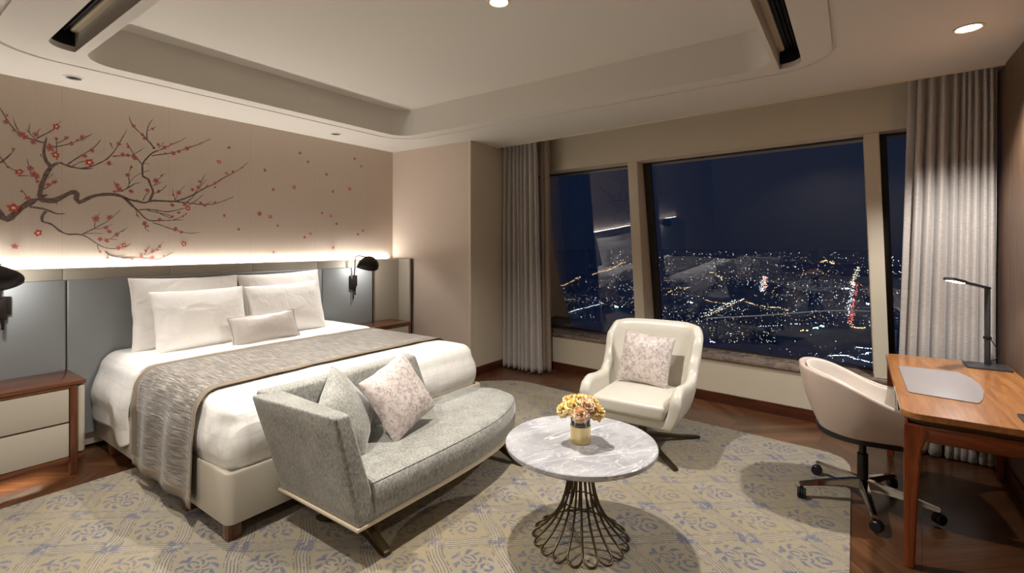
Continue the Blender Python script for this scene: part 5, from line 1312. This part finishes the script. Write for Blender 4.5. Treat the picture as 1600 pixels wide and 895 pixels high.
ROAD_LABELS = ['amber road lights in the left window, lower stretch beside the grey curtain', 'amber road lights in the left window, upper stretch towards the mullion', 'bright white road lights low in the left window',
    'dotted white lights carrying on the low white road towards the mullion', 'short amber row of lights above the low white road in the left window', 'short bent amber string at the left edge of the wide window',
    'pale yellow avenue slanting up above the armchair', 'white lights running just above the pale yellow slanting avenue', 'pale red column of traffic in the middle of the wide window', 'white lights on the left of the pale red traffic column',
    'pale yellow far top end of the red and white road at the right', 'long red line of tail lights at the right of the wide window', 'white headlights on the left of the long red line', 'amber cluster at the near end of the long red line',
    'amber arc of lights between the slanting avenue and the bridge', 'faint amber row left of the slanting avenue', 'sparse white row of lights below the pale bridge', 'bright white glare of lights above the desk chair',
    'white row of lights below the amber cluster, upper one', 'short white row just above the bright glare by the desk', 'amber spark of lights high at the right near the skyline', 'bent amber string high at the left near the skyline']
for i, (k, pts, num) in enumerate(ROADS):
    bm = bmesh.new(); P = [Vector((a, b, 0)) for a, b in pts]; seg = [(b - a).length for a, b in zip(P, P[1:])]; inv = [1 / p.length for p in P]
    for q in range(int(num * 1.2)):
        t = rc.random() * (len(P) - 1); j = min(int(t), len(P) - 2); f = t - j
        di = 1 / (inv[j] + (inv[j + 1] - inv[j]) * f); f2 = (di - P[j].length) / ((P[j + 1].length - P[j].length) or 1) if abs(P[j + 1].length - P[j].length) > 1 else f
        p = P[j].lerp(P[j + 1], f2); s = p.length / 755
        dot(bm, p.x + rc.gauss(0, 1.2) * s, p.y + rc.gauss(0, 1.5) * s, ZG + 8, s * rc.uniform(.18, .48))
    tag(obj('road_lights', bm, CE[k], smooth=0), ROAD_LABELS[i], 'road lights', 'lit roads in the night city', 'stuff')
GLOW_LABELS = ['bright white floodlight at the left of the wide window', 'bright white floodlights beside the red tail lights', 'white floodlight at the right edge of the wide window', 'green white floodlit field below the bridge, left part',
    'small violet sign glow just above the window sill', 'single upright amber light beside the green floodlit field', 'small green white light in the left window', 'green white floodlit field below the bridge, right part']
for gi, (p, k) in enumerate(GLOWS):
    bm = bmesh.new(); s = math.hypot(*p) / 755
    for q in range(7): dot(bm, p[0] + rc.gauss(0, .8) * s, p[1] + rc.gauss(0, 2.2) * s, ZG + 12 + rc.uniform(0, 2) * s, s * rc.uniform(.5, 1.1))
    tag(obj('flood_lights', bm, CE[k], smooth=0), GLOW_LABELS[gi], 'flood lights', 'floodlit spots in the night city', 'stuff')
# river bridge: deck that glows by itself to look lit, with piers
P = [Vector((a, b, 0)) for a, b in BRIDGE]; bm = bmesh.new()
lo_, hi_ = [], []
for i, p in enumerate(P):
    t = (P[min(i + 1, len(P) - 1)] - P[max(i - 1, 0)]).normalized(); s = Vector((-t.y, t.x, 0)) * 5
    for L, z in ((lo_, ZG + 10), (hi_, ZG + 13.5)): L.append((bm.verts.new((p.x - s.x, p.y - s.y, z)), bm.verts.new((p.x + s.x, p.y + s.y, z))))
for i in range(len(P) - 1):
    bm.faces.new((hi_[i][0], hi_[i][1], hi_[i + 1][1], hi_[i + 1][0])); bm.faces.new((lo_[i][0], lo_[i + 1][0], hi_[i + 1][0], hi_[i][0])); bm.faces.new((lo_[i][1], hi_[i][1], hi_[i + 1][1], lo_[i + 1][1]))
br = thing('bridge', 'pale road bridge crossing the dark river in the night city', 'bridge', (P[3].x, P[3].y, ZG))
bpy.context.view_layer.update()
obj('deck', bm, emis('bridge_deck_glow', (.80, .78, .74), .16, False), br, 0)
bm = bmesh.new()
for p in P: rbox(bm, p.x - 3, p.x + 3, p.y - 3, p.y + 3, ZG, ZG + 10, 0)
obj('pier', bm, MT['paint'], br, 0)
for i, (bx_, by_) in enumerate(BLOCKS):
    dist = math.hypot(bx_, by_); s = dist / 755; h = s * rc.uniform(17, 25); wd = s * rc.uniform(8, 11); ang = math.atan2(by_, bx_)
    mt = Matrix.Translation((bx_, by_, 0)) @ Matrix.Rotation(ang + rc.uniform(-.3, .3), 4, 'Z')
    t = thing('apartment_block', 'dark apartment block with a few lit windows in the night city', 'building', (bx_, by_, ZG), 'apartment blocks in the night city')
    obj('tower', box(-wd * .3, wd * .3, -wd / 2, wd / 2, ZG, ZG + h, 0, 1, mt), gm.m, t, 0)
    bm = bmesh.new()
    for q in range(9):
        c = mt @ Vector((-wd * .3 - .3, rc.uniform(-.42, .42) * wd, ZG + rc.uniform(.1, .95) * h)); dot(bm, c.x, c.y, c.z, s * rc.uniform(.2, .4))
    obj('lit_windows', bm, CE[rc.choice(('white', 'yellow', 'dim'))], t, 0)
